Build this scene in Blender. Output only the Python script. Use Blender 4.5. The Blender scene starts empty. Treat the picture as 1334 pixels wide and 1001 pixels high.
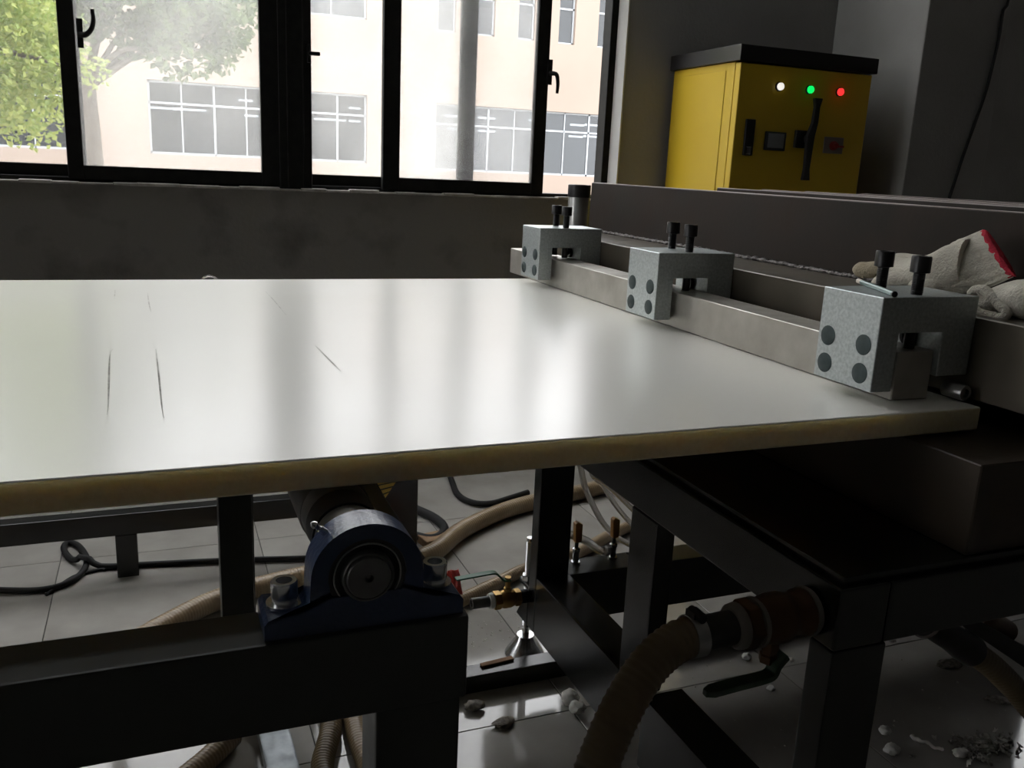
import bpy, bmesh, math, random
from mathutils import Vector, Matrix, noise
random.seed(7)
SC = bpy.context.scene
COL = SC.collection
PI = math.pi

# ------------------------------------------------------------------ camera, sky, exposure
FPX, YAW, PITCH, ROLL = 1149.087, 0.386686, 0.239850, -0.046099
CAM = Vector((0, 0, 1.255))
_f = Vector((math.sin(YAW)*math.cos(PITCH), math.cos(YAW)*math.cos(PITCH), -math.sin(PITCH)))
_r = _f.cross(Vector((0, 0, 1))).normalized()
_d = _f.cross(_r)
_r, _d = math.cos(ROLL)*_r + math.sin(ROLL)*_d, -math.sin(ROLL)*_r + math.cos(ROLL)*_d
cam_data = bpy.data.cameras.new('camera')
cam = bpy.data.objects.new('camera', cam_data)
COL.objects.link(cam)
cam_data.sensor_width = 36.0
cam_data.sensor_fit = 'HORIZONTAL'
cam_data.lens = FPX/1334*36.0
cam_data.clip_start = 0.02
cam_data.clip_end = 300
cam.matrix_world = Matrix(((_r.x, -_d.x, -_f.x, CAM.x), (_r.y, -_d.y, -_f.y, CAM.y),
                           (_r.z, -_d.z, -_f.z, CAM.z), (0, 0, 0, 1)))
SC.camera = cam

world = bpy.data.worlds.new('overcast_sky')
SC.world = world
world.use_nodes = True
bg = world.node_tree.nodes['Background']
bg.inputs[0].default_value = (0.97, 0.98, 1.0, 1)
bg.inputs[1].default_value = 4.2

SC.view_settings.view_transform = 'Standard'
SC.view_settings.look = 'None'
SC.view_settings.gamma = 1.0
SC.view_settings.use_curve_mapping = False
SC.view_settings.exposure = 0.64

# survey helpers: the photographed pixel of a point plus one known coordinate give its place in the room
def _ray(x, y):
    return _r*((x-667)/FPX) + _d*((y-500.5)/FPX) + _f
def on_z(x, y, v):
    d = _ray(x, y); return CAM + d*((v-CAM.z)/d.z)
def on_y(x, y, v):
    d = _ray(x, y); return CAM + d*((v-CAM.y)/d.y)
def on_x(x, y, v):
    d = _ray(x, y); return CAM + d*((v-CAM.x)/d.x)

# ------------------------------------------------------------------ materials
def mat(name, color, rough=0.5, metal=0.0, c2=None, nscale=8.0, detail=4.0, bump=0.0, bscale=None,
        rvar=0.0, spec=0.5, stretch=None, lo=0.35, hi=0.65, emit=None, trans=0.0, coat=0.0, sss=0.0):
    m = bpy.data.materials.new(name)
    m.use_nodes = True
    nt = m.node_tree
    p = nt.nodes['Principled BSDF']
    p.inputs['Base Color'].default_value = (*color, 1)
    p.inputs['Roughness'].default_value = rough
    p.inputs['Metallic'].default_value = metal
    p.inputs['Specular IOR Level'].default_value = spec
    p.inputs['Transmission Weight'].default_value = trans
    p.inputs['Coat Weight'].default_value = coat
    if sss:
        p.inputs['Subsurface Weight'].default_value = sss
        p.inputs['Subsurface Radius'].default_value = (1.0, 0.92, 0.72)
        p.inputs['Subsurface Scale'].default_value = 0.035
    if emit:
        p.inputs['Emission Color'].default_value = (*emit[0], 1)
        p.inputs['Emission Strength'].default_value = emit[1]
    if c2 or bump or rvar:
        tc = nt.nodes.new('ShaderNodeTexCoord')
        mp = nt.nodes.new('ShaderNodeMapping')
        nt.links.new(tc.outputs['Object'], mp.inputs[0])
        if stretch:
            mp.inputs['Scale'].default_value = stretch
        n = nt.nodes.new('ShaderNodeTexNoise')
        n.inputs['Scale'].default_value = nscale
        n.inputs['Detail'].default_value = detail
        nt.links.new(mp.outputs[0], n.inputs['Vector'])
        if c2:
            r = nt.nodes.new('ShaderNodeValToRGB')
            r.color_ramp.elements[0].position = lo
            r.color_ramp.elements[1].position = hi
            r.color_ramp.elements[0].color = (*color, 1)
            r.color_ramp.elements[1].color = (*c2, 1)
            nt.links.new(n.outputs[0], r.inputs[0])
            nt.links.new(r.outputs[0], p.inputs['Base Color'])
        if rvar:
            mr = nt.nodes.new('ShaderNodeMapRange')
            mr.inputs[1].default_value = 0.3; mr.inputs[2].default_value = 0.7
            mr.inputs[3].default_value = max(0.02, rough-rvar); mr.inputs[4].default_value = rough+rvar
            nt.links.new(n.outputs[0], mr.inputs[0])
            nt.links.new(mr.outputs[0], p.inputs['Roughness'])
        if bump:
            n2 = nt.nodes.new('ShaderNodeTexNoise')
            n2.inputs['Scale'].default_value = bscale or nscale*4
            n2.inputs['Detail'].default_value = 3
            nt.links.new(mp.outputs[0], n2.inputs['Vector'])
            b = nt.nodes.new('ShaderNodeBump')
            b.inputs['Strength'].default_value = bump
            b.inputs['Distance'].default_value = 0.01
            nt.links.new(n2.outputs[0], b.inputs['Height'])
            nt.links.new(b.outputs[0], p.inputs['Normal'])
    return m

def glass_mat(name, dirt, tint=(1, 1, 1), scale=2.5, dirtcol=(0.9, 0.9, 0.88)):
    """window glass: clear, with a film of dust that scatters the daylight"""
    m = bpy.data.materials.new(name)
    m.use_nodes = True
    nt = m.node_tree; nd = nt.nodes; L = nt.links
    nd.remove(nd['Principled BSDF'])
    out = nd['Material Output']
    tr = nd.new('ShaderNodeBsdfTransparent'); tr.inputs[0].default_value = (*tint, 1)
    tl = nd.new('ShaderNodeBsdfTranslucent'); tl.inputs[0].default_value = (*dirtcol, 1)
    df = nd.new('ShaderNodeBsdfDiffuse'); df.inputs[0].default_value = (*dirtcol, 1)
    dust = nd.new('ShaderNodeMixShader'); dust.inputs[0].default_value = 0.25
    L.new(tl.outputs[0], dust.inputs[1]); L.new(df.outputs[0], dust.inputs[2])
    tc = nd.new('ShaderNodeTexCoord')
    n = nd.new('ShaderNodeTexNoise'); n.inputs['Scale'].default_value = scale; n.inputs['Detail'].default_value = 5
    L.new(tc.outputs['Object'], n.inputs['Vector'])
    mr = nd.new('ShaderNodeMapRange')
    mr.inputs[1].default_value = 0.3; mr.inputs[2].default_value = 0.7
    mr.inputs[3].default_value = dirt*0.65; mr.inputs[4].default_value = min(1, dirt*1.3)
    L.new(n.outputs[0], mr.inputs[0])
    mx = nd.new('ShaderNodeMixShader')
    L.new(mr.outputs[0], mx.inputs[0]); L.new(tr.outputs[0], mx.inputs[1]); L.new(dust.outputs[0], mx.inputs[2])
    gl = nd.new('ShaderNodeBsdfGlossy'); gl.inputs['Roughness'].default_value = 0.02
    mx2 = nd.new('ShaderNodeMixShader'); mx2.inputs[0].default_value = 0.05
    L.new(mx.outputs[0], mx2.inputs[1]); L.new(gl.outputs[0], mx2.inputs[2])
    L.new(mx2.outputs[0], out.inputs[0])
    return m

M = {}
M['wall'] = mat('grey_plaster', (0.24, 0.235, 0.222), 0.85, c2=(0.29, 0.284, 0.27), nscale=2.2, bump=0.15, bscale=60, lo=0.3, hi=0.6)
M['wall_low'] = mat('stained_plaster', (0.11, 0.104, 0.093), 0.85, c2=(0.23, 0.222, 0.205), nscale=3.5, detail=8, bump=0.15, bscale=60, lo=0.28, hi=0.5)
M['ceil'] = mat('ceiling_paint', (0.34, 0.34, 0.33), 0.9)
M['dark_wall'] = mat('dark_back_wall', (0.16, 0.155, 0.15), 0.9)
M['white_wall'] = mat('white_wall_paint', (0.72, 0.71, 0.68), 0.9)
M['grout'] = mat('grout', (0.06, 0.058, 0.055), 0.9, c2=(0.1, 0.095, 0.09), nscale=20)
M['tile'] = mat('glossy_grey_tile', (0.33, 0.315, 0.29), 0.075, c2=(0.42, 0.405, 0.375), nscale=5, detail=8, rvar=0.035, spec=0.5, bump=0.01, bscale=8)
M['white_sill'] = mat('sill_mortar', (0.5, 0.48, 0.45), 0.8, c2=(0.3, 0.28, 0.25), nscale=18)
M['frame'] = mat('black_aluminium', (0.012, 0.012, 0.012), 0.5, c2=(0.018, 0.018, 0.017), nscale=30, spec=.08)
M['glass_clear'] = glass_mat('clear_glass', 0.03)
M['glass_mid'] = glass_mat('dusty_glass', 0.15)
M['glass_dirty'] = glass_mat('very_dusty_glass', 0.12)
M['glass_dirty2'] = glass_mat('dust_filmed_glass', 0.15)
M['sheet'] = mat('white_plastic', (0.88, 0.87, 0.80), 0.24, c2=(0.90, 0.89, 0.83), nscale=1.5, spec=0.55)
M['sheet_edge'] = mat('tan_plastic_edge', (0.74, 0.65, 0.44), 0.6, c2=(0.80, 0.72, 0.52), nscale=140, detail=3, bump=0.05, bscale=250, sss=0.75)
M['scratch'] = mat('scuffed_plastic', (0.36, 0.35, 0.31), 0.8, c2=(0.55, 0.55, 0.50), nscale=40, spec=.1)
M['black_paint'] = mat('black_paint', (0.008, 0.0088, 0.008), 0.24, c2=(0.0125, 0.0135, 0.0125), nscale=12, rvar=0.02)
M['green_black'] = mat('dark_green_paint', (0.022, 0.025, 0.022), 0.36, c2=(0.031, 0.035, 0.030), nscale=9, rvar=0.1)
M['zinc'] = mat('zinc_plated_steel', (0.42, 0.46, 0.46), 0.42, 0.75, c2=(0.58, 0.62, 0.62), nscale=190, detail=6, rvar=0.08, bump=0.03, bscale=200)
M['plug'] = mat('dark_bolt_end', (0.035, 0.05, 0.052), 0.5, 0.5, c2=(0.05, 0.07, 0.07), nscale=80)
M['black_oxide'] = mat('black_oxide_steel', (0.018, 0.018, 0.019), 0.38, 0.5, c2=(0.028, 0.027, 0.027), nscale=60)
M['bar'] = mat('ground_steel', (0.46, 0.44, 0.395), 0.42, 0.5, c2=(0.37, 0.345, 0.30), nscale=14, detail=7, rvar=0.1, bump=0.02, bscale=120)
M['die'] = mat('oiled_dark_steel', (0.017, 0.0132, 0.0105), 0.5, 0.0, c2=(0.029, 0.019, 0.014), nscale=6, detail=8, rvar=0.1, bump=0.03, bscale=90, spec=.18)
M['die_edge'] = mat('brown_steel', (0.042, 0.033, 0.023), 0.5, 0.1, c2=(0.068, 0.051, 0.035), nscale=9, detail=8, rvar=0.1, bump=0.03, bscale=90)
M['rib_edge'] = mat('lit_rib_top', (0.42, 0.37, 0.35), 0.35, 0.7, c2=(0.25, 0.21, 0.19), nscale=22, stretch=(1, .15, 1))
M['ledge_steel'] = mat('tan_ledge_steel', (0.085, 0.075, 0.055), 0.42, 0.4, c2=(0.12, 0.10, 0.075), nscale=7, detail=8, rvar=.1, bump=.02, bscale=90)
M['weld'] = mat('weld_bead', (0.045, 0.04, 0.037), 0.35, 0.6, c2=(0.13, 0.115, 0.11), nscale=90, bump=0.5, bscale=160)
M['blue_cast'] = mat('navy_cast_iron', (0.018, 0.034, 0.082), 0.36, c2=(0.023, 0.042, 0.098), nscale=40, bump=0.12, bscale=160, coat=0.1)
M['chrome'] = mat('zinc_bright', (0.72, 0.73, 0.74), 0.22, 0.95, c2=(0.6, 0.61, 0.62), nscale=50)
M['steel'] = mat('turned_steel', (0.42, 0.42, 0.41), 0.34, 0.85, c2=(0.34, 0.34, 0.33), nscale=20, rvar=0.06)
M['steel_dim'] = mat('dull_grey_steel', (0.12, 0.12, 0.118), 0.45, 0.5, c2=(0.16, 0.16, 0.155), nscale=30)
M['dark_steel'] = mat('bearing_steel', (0.035, 0.035, 0.034), 0.42, 0.6, c2=(0.048, 0.048, 0.046), nscale=30)
M['roller'] = mat('grey_roller_steel', (0.075, 0.072, 0.066), 0.42, 0.4, c2=(0.10, 0.096, 0.088), nscale=10, stretch=(1, .2, 1), rvar=0.08)
M['rubber'] = mat('black_rubber', (0.012, 0.012, 0.012), 0.55)
M['cable'] = mat('black_cable', (0.010, 0.010, 0.010), 0.6, spec=.3)
M['hose'] = mat('tan_hose', (0.26, 0.185, 0.105), 0.35, c2=(0.34, 0.255, 0.155), nscale=12, spec=0.6)
M['hose_dark'] = mat('brown_ribbed_hose', (0.125, 0.088, 0.042), 0.42, c2=(0.16, 0.115, 0.06), nscale=14, spec=0.55)
M['brass'] = mat('brass', (0.55, 0.36, 0.13), 0.35, 0.85, c2=(0.42, 0.26, 0.09), nscale=25)
M['brass_dull'] = mat('dull_brass', (0.085, 0.040, 0.016), 0.5, 0.4, c2=(0.11, 0.058, 0.024), nscale=25)
M['ptfe'] = mat('white_sealing_tape', (0.62, 0.60, 0.57), 0.6, bump=0.1, bscale=200)
M['old_tape'] = mat('grey_sealing_tape', (0.17, 0.155, 0.14), 0.7, bump=0.1, bscale=200)
M['green_handle'] = mat('green_lever_coating', (0.035, 0.17, 0.085), 0.4, c2=(0.05, 0.21, 0.11), nscale=40)
M['dark_green'] = mat('worn_green_lever', (0.022, 0.050, 0.022), 0.5, c2=(0.045, 0.07, 0.045), nscale=60)
M['tan_handle'] = mat('orange_lever_coating', (0.52, 0.25, 0.06), 0.4)
M['clear_tube'] = mat('cloudy_tube', (0.78, 0.76, 0.72), 0.18, trans=0.75, spec=0.6)
M['yellow'] = mat('yellow_enamel', (0.55, 0.37, 0.018), 0.36, c2=(0.60, 0.41, 0.025), nscale=2, rvar=0.04)
M['lid'] = mat('black_enamel', (0.016, 0.015, 0.015), 0.35)
M['plastic_black'] = mat('black_plastic', (0.015, 0.015, 0.016), 0.4)
M['meter_face'] = mat('meter_face', (0.20, 0.21, 0.22), 0.25)
M['grey_plastic'] = mat('grey_plastic', (0.23, 0.2, 0.18), 0.5)
M['red_knob'] = mat('red_knob', (0.35, 0.03, 0.03), 0.4)
M['led_white'] = mat('lit_white_lens', (0.8, 0.8, 0.8), 0.3, emit=((1, 0.96, 0.88), 0.55))
M['led_green'] = mat('lit_green_lens', (0.02, 0.5, 0.1), 0.3, emit=((0.0, 0.75, 0.10), 0.9))
M['led_red'] = mat('lit_red_lens', (0.5, 0.02, 0.02), 0.3, emit=((1.0, 0.03, 0.03), 0.9))
M['glove'] = mat('knitted_cotton', (0.60, 0.57, 0.49), 0.95, c2=(0.46, 0.43, 0.36), nscale=18, detail=8, bump=0.5, bscale=260, spec=0.1, lo=.3, hi=.7)
M['glove_red'] = mat('red_knit_trim', (0.50, 0.04, 0.06), 0.95, c2=(0.36, 0.03, 0.05), nscale=60, bump=0.4, bscale=260, spec=0.1)
M['glove_dirty'] = mat('dirty_finger_knit', (0.40, 0.35, 0.26), 0.95, c2=(0.27, 0.23, 0.16), nscale=25, bump=0.5, bscale=260, spec=0.1)
M['wood'] = mat('rough_wood', (0.26, 0.15, 0.075), 0.7, c2=(0.36, 0.23, 0.12), nscale=12, stretch=(1, 12, 12))
M['rust'] = mat('rusty_strip', (0.20, 0.10, 0.05), 0.8, c2=(0.28, 0.16, 0.09), nscale=30)
M['galv'] = mat('galvanised_steel', (0.42, 0.46, 0.48), 0.45, 0.6, c2=(0.32, 0.35, 0.37), nscale=25, rvar=0.1)
M['scrap'] = mat('white_plastic_scrap', (0.72, 0.70, 0.66), 0.45, c2=(0.55, 0.53, 0.48), nscale=60)
M['scrap_dark'] = mat('dirty_scrap', (0.10, 0.085, 0.065), 0.7, c2=(0.28, 0.25, 0.21), nscale=90)
M['flake'] = mat('grey_shaving', (0.62, 0.60, 0.55), 0.6, c2=(0.30, 0.275, 0.235), nscale=30)
M['red_film'] = mat('red_film', (0.55, 0.06, 0.05), 0.35)
M['label_yellow'] = mat('yellow_label', (0.62, 0.42, 0.08), 0.5)
M['ink'] = mat('black_ink', (0.02, 0.02, 0.02), 0.5)
M['pin'] = mat('green_zinc_pin', (0.17, 0.23, 0.22), 0.35, 0.5)
M['pin_tip'] = mat('pale_pin_end', (0.62, 0.55, 0.48), 0.5)
# outdoors
M['facade'] = mat('cream_render', (0.235, 0.19, 0.158), 0.9, c2=(0.26, 0.21, 0.175), nscale=0.4, bump=0.05, bscale=20)
M['fac_frame'] = mat('grey_window_frame', (0.30, 0.32, 0.34), 0.5)
M['fac_glass'] = mat('dark_window_glass', (0.10, 0.11, 0.12), 0.08, spec=0.7)
M['fac_lamp'] = mat('lit_strip_lamp', (0.9, 0.9, 0.9), 0.5, emit=((1, 1, 0.97), 4.0))
M['yard'] = mat('pale_concrete', (0.30, 0.27, 0.235), 0.9, c2=(0.35, 0.32, 0.28), nscale=1.0)
M['bark'] = mat('bark', (0.09, 0.075, 0.06), 0.9, c2=(0.14, 0.12, 0.10), nscale=12, bump=0.5)
def leaf_mat(name, c, c2):
    m = bpy.data.materials.new(name); m.use_nodes = True
    nt = m.node_tree; nd = nt.nodes; L = nt.links
    p = nd['Principled BSDF']; p.inputs['Roughness'].default_value = 0.55
    g = nd.new('ShaderNodeNewGeometry')
    r = nd.new('ShaderNodeValToRGB')
    r.color_ramp.elements[0].color = (*c, 1); r.color_ramp.elements[1].color = (*c2, 1)
    L.new(g.outputs['Random Per Island'], r.inputs[0])
    L.new(r.outputs[0], p.inputs['Base Color'])
    tl = nd.new('ShaderNodeBsdfTranslucent'); L.new(r.outputs[0], tl.inputs[0])
    mx = nd.new('ShaderNodeMixShader'); mx.inputs[0].default_value = 0.5
    L.new(p.outputs[0], mx.inputs[1]); L.new(tl.outputs[0], mx.inputs[2])
    L.new(mx.outputs[0], nd['Material Output'].inputs[0])
    return m
M['leaf_bright'] = leaf_mat('bright_leaves', (0.22, 0.31, 0.075), (0.46, 0.50, 0.16))
M['leaf_dark'] = leaf_mat('grey_green_leaves', (0.05, 0.085, 0.035), (0.15, 0.20, 0.085))

# ------------------------------------------------------------------ mesh builder
def V(*a): return Vector(a)
def frame_of(d):
    d = d.normalized()
    u = d.cross(V(0, 0, 1))
    if u.length < 1e-4: u = d.cross(V(0, 1, 0))
    u.normalize()
    return u, d.cross(u).normalized()

class MB:
    """collects shapes (world coordinates) and links them as ONE mesh object"""
    def __init__(s): s.v = []; s.f = []; s.m = []; s.mats = []
    def mi(s, m):
        if m is None: return 0
        if m not in s.mats: s.mats.append(m)
        return s.mats.index(m)
    def add(s, vs, fs, m=None):
        o = len(s.v); k = s.mi(m)
        s.v += [Vector(p) for p in vs]
        s.f += [tuple(i+o for i in f) for f in fs]; s.m += [k]*len(fs)
        return s
    def box(s, lo, hi, m=None, mtx=None):
        (a, b, c), (d, e, f) = lo, hi
        vs = [V(a,b,c),V(d,b,c),V(d,e,c),V(a,e,c),V(a,b,f),V(d,b,f),V(d,e,f),V(a,e,f)]
        if mtx: vs = [mtx @ p for p in vs]
        return s.add(vs, [(0,3,2,1),(4,5,6,7),(0,1,5,4),(1,2,6,5),(2,3,7,6),(3,0,4,7)], m)
    def prism(s, poly, direction, m=None):
        """poly: list of 3D points (planar), extruded along direction"""
        n = len(poly); d = Vector(direction)
        vs = [Vector(p) for p in poly]+[Vector(p)+d for p in poly]
        fs = [tuple(range(n-1, -1, -1)), tuple(range(n, 2*n))]+[(i,(i+1)%n,n+(i+1)%n,n+i) for i in range(n)]
        return s.add(vs, fs, m)
    def lathe(s, p, d, prof, m=None, seg=24):
        """prof: (distance along d, radius) pairs; radius 0 ends close to a point"""
        p = Vector(p); d = Vector(d).normalized(); u, w = frame_of(d)
        vs = []; fs = []; rows = []
        for h, r in prof:
            c = p+d*h
            if r < 1e-6: rows.append([len(vs)]); vs.append(c)
            else:
                rows.append(list(range(len(vs), len(vs)+seg)))
                vs += [c+u*(r*math.cos(2*PI*i/seg))+w*(r*math.sin(2*PI*i/seg)) for i in range(seg)]
        for a, b in zip(rows, rows[1:]):
            for i in range(seg):
                j = (i+1) % seg
                if len(a) == 1 and len(b) == 1: continue
                if len(a) == 1: fs.append((a[0], b[j], b[i]))
                elif len(b) == 1: fs.append((a[i], a[j], b[0]))
                else: fs.append((a[i], a[j], b[j], b[i]))
        return s.add(vs, fs, m)
    def cyl(s, p0, p1, r, m=None, seg=20, r1=None):
        p0 = Vector(p0); p1 = Vector(p1); L = (p1-p0).length
        return s.lathe(p0, p1-p0, [(0,0),(0,r),(L,r if r1 is None else r1),(L,0)], m, seg)
    def tube(s, pts, r, m=None, seg=12, rad=None, caps=True):
        """tube along points; rad(i, t) gives the radius"""
        pts = [Vector(p) for p in pts]; n = len(pts); vs = []; fs = []
        t0 = (pts[1]-pts[0]).normalized(); u, w = frame_of(t0)
        for i, p in enumerate(pts):
            t = (pts[min(i+1,n-1)]-pts[max(i-1,0)]).normalized()
            u = (u-t*u.dot(t)).normalized(); w = t.cross(u)
            rr = rad(i, i/(n-1)) if rad else r
            vs += [p+u*(rr*math.cos(2*PI*k/seg))+w*(rr*math.sin(2*PI*k/seg)) for k in range(seg)]
        for i in range(n-1):
            for k in range(seg):
                j = (k+1) % seg
                fs.append((i*seg+k, i*seg+j, (i+1)*seg+j, (i+1)*seg+k))
        if caps:
            fs.append(tuple(range(seg-1, -1, -1))); fs.append(tuple((n-1)*seg+k for k in range(seg)))
        return s.add(vs, fs, m)
    def build(s, name, m, parent=None, bevel=0.0, seg=2, smooth=35, origin=None, stuff=False):
        me = bpy.data.meshes.new(name)
        base = wloc(parent) if parent else (Vector(origin) if origin else s.base())
        me.from_pydata([p-base for p in s.v], [], s.f)
        for mm in (s.mats if s.mats else [m]): me.materials.append(mm)
        if s.mats:
            me.polygons.foreach_set('material_index', s.m)
        me.update()
        bm = bmesh.new(); bm.from_mesh(me)
        bmesh.ops.recalc_face_normals(bm, faces=bm.faces)
        if bevel:
            ed = [e for e in bm.edges if len(e.link_faces) == 2 and e.calc_face_angle(0) > 0.6]
            bmesh.ops.bevel(bm, geom=ed, offset=bevel, segments=seg, affect='EDGES', profile=0.5, clamp_overlap=True)
        bm.to_mesh(me); bm.free()
        if smooth:
            me.polygons.foreach_set('use_smooth', [True]*len(me.polygons))
            me.set_sharp_from_angle(angle=math.radians(smooth))
        o = bpy.data.objects.new(name, me); COL.objects.link(o)
        if bevel and smooth:
            wn = o.modifiers.new('flat_faces', 'WEIGHTED_NORMAL'); wn.keep_sharp = True; wn.weight = 90
        if parent: o.parent = parent
        else: o.location = base
        if stuff: o['kind'] = 'stuff'
        return o
    def base(s):
        xs = [p.x for p in s.v]; ys = [p.y for p in s.v]; zs = [p.z for p in s.v]
        return V((min(xs)+max(xs))/2, (min(ys)+max(ys))/2, min(zs))

def wloc(o):
    p = Vector((0, 0, 0))
    while o: p = p+o.location; o = o.parent
    return p
def tag(o, label, cat, group=None, kind=None):
    o['label'] = label; o['category'] = cat
    if group: o['group'] = group
    if kind: o['kind'] = kind
    return o
def thing(name, loc, label, cat, group=None):
    o = bpy.data.objects.new(name, None); COL.objects.link(o); o.location = loc
    o.empty_display_size = 0.05
    return tag(o, label, cat, group)
def struct(o, label=None):
    o['kind'] = 'structure'
    if label: o['label'] = label
    return o
def structure_root(name, loc=(0, 0, 0)):
    o = bpy.data.objects.new(name, None); COL.objects.link(o); o.location = loc
    o['kind'] = 'structure'; return o
def kids(o): return [c for c in bpy.data.objects if c.parent == o]
def copy_tree(o, parent=None):
    c = o.copy(); COL.objects.link(c)
    if parent: c.parent = parent
    for ch in kids(o): copy_tree(ch, c)
    return c
def spline(pts, step=0.01):
    """Catmull-Rom through the points, resampled at an even step"""
    P = [Vector(p) for p in pts]; P = [P[0]*2-P[1]]+P+[P[-1]*2-P[-2]]
    out = []
    for i in range(1, len(P)-2):
        a, b, c, d = P[i-1:i+3]
        for k in range(24):
            t = k/24
            out.append(0.5*((2*b)+(c-a)*t+(2*a-5*b+4*c-d)*t*t+(3*b-a-3*c+d)*t*t*t))
    out.append(P[-2])
    res = [out[0]]; acc = 0
    for p, q in zip(out, out[1:]):
        L = (q-p).length; s0 = 0
        while acc+L-s0 >= step:
            s0 += step-acc; acc = 0
            res.append(p.lerp(q, s0/L))
        acc += L-s0
    return res
def ribbed(pts, r, pitch, depth, m, name, parent=None, seg=14, prof=(0, .6, 1, .6)):
    P = spline(pts, pitch/4)
    prof = [depth*q for q in prof]
    b = MB(); b.tube(P, r, seg=seg, rad=lambda i, t: r-depth+prof[i % 4])
    return b.build(name, m, parent, smooth=60)

# ------------------------------------------------------------------ the room
WY = 3.75                       # inner face of the window wall
# floor: tiles laid in 0.6 m squares, joints sunk
fl = MB().box((-9, -10, -0.25), (9, 3.75, -0.003)).build('floor', M['grout'], smooth=0, origin=(0, 0, 0))
struct(fl, 'floor of glossy grey square tiles')
t0 = MB().box((-.2988, -.2988, -.0028), (.2988, .2988, 0)).build('tile', M['tile'], fl, bevel=0.001, seg=1, smooth=0)
first = True
for i in range(-9, 13):
    for j in range(-9, 6):
        cx, cy = 0.272+0.3+0.6*i, 1.666+0.3+0.6*j
        if cy+.3 > 3.76 or cx < -5 or cx > 8 or cy < -2.6: continue
        if cy > 3.45: continue
        t = t0 if first else t0.copy()
        if not first: COL.objects.link(t)
        first = False
        t.parent = fl; t.location = (cx, cy, 0)
        t.rotation_euler = (random.uniform(-.0006, .0006), random.uniform(-.0006, .0006), 0)
        if random.random() < .5: t.rotation_euler.z = PI

# window wall with three openings
OPEN = [(-7.2, -4.1), (-1.06, 2.0), (5.2, 8.2)]
ZS, ZT = 1.128, 3.5
w = MB()
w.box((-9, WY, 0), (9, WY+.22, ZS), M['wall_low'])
w.box((-9, WY, ZT), (9, WY+.22, 4.2), M['wall'])
xs = [-9]+[v for o in OPEN for v in o]+[9]
for a, b in zip(xs[::2], xs[1::2]): w.box((a, WY, ZS), (b, WY+.22, ZT), M['wall'])
struct(w.build('wall_window_side', None, smooth=0, origin=(0, WY, 0)))
struct(MB().box((9, -10, 0), (9.2, WY+.22, 4.2)).build('wall_right', M['dark_wall'], smooth=0))
# left wall; its unseen doorway is added to light the left-facing sides
struct(MB().box((-9.2, -10, 0), (-9, 1.0, 4.2)).box((-9.2, 3.3, 0), (-9, WY+.22, 4.2)).box((-9.2, 1.0, 3.4), (-9, 3.3, 4.2)).build('wall_left', M['dark_wall'], smooth=0))
struct(MB().box((-9.24, .88, 0), (-8.97, 1.0, 3.4)).box((-9.24, 3.3, 0), (-8.97, 3.42, 3.4)).box((-9.24, .88, 3.4), (-8.97, 3.42, 3.52)).build('added_doorway', M['frame'], smooth=0), 'steel frame of the unseen doorway added in the left wall for side light')
struct(MB().box((-9.2, -10.2, 0), (9.2, -10, 4.2)).build('wall_back', M['dark_wall'], smooth=0))
SX0, SX1, SY0, SY1 = -2.0, 1.7, 3.18, 3.72     # unseen rooflight opening, added to brighten the sheet and clamp tops
struct(MB().box((-9.2, -10.2, 4.2), (9.2, SY0, 4.4)).box((-9.2, SY1, 4.2), (9.2, WY+.22, 4.4)).box((-9.2, SY0, 4.2), (SX0, SY1, 4.4)).box((SX1, SY0, 4.2), (9.2, SY1, 4.4)).build('ceiling', M['ceil'], smooth=0))
sk = structure_root('added_rooflight', ((SX0+SX1)/2, (SY0+SY1)/2, 4.4))
MB().box((SX0-.05, SY0-.05, 4.4), (SX0, SY1+.05, 4.5)).box((SX1, SY0-.05, 4.4), (SX1+.05, SY1+.05, 4.5)).box((SX0-.05, SY0-.05, 4.4), (SX1+.05, SY0, 4.5)).box((SX0-.05, SY1, 4.4), (SX1+.05, SY1+.05, 4.5)).build('window_frame', M['frame'], sk, smooth=0)
MB().box((SX0, SY0, 4.46), (SX1, SY1, 4.465)).build('glass_pane', M['glass_clear'], sk, smooth=0)
struct(MB().box((3.158, 3.165, 0), (3.64, WY, 4.2)).build('pillar', M['wall'], bevel=.006, smooth=0), 'square plastered pillar standing out from the window wall')
struct(MB().box((-2.70, 3.165, 0), (-2.22, WY, 4.2)).build('pillar', M['wall'], bevel=.006, smooth=0), 'square plastered pillar outside the frame on the left')
# lumpy line of mortar along the sill
b = MB()
px = -1.06; 
while px < 2.0:
    L = random.uniform(.05, .16); h = random.uniform(.004, .012)
    b.box((px, WY-.006-h*.3, ZS-.004), (min(2.0, px+L), WY+.05, ZS+h)); px += L
struct(b.build('trim_1', M['white_sill'], bevel=.002, seg=1, smooth=0), 'rough pale mortar line along the window sill')
struct(MB().prism([(1.972, WY+.028, ZS), (2.0, WY+.028, ZS), (2.010, WY-.004, ZS), (2.002, WY-.006, ZS)], (0, 0, ZT-ZS)).build('trim_2', M['white_wall'], smooth=0), 'pale plaster reveal at the right of the window')

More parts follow.
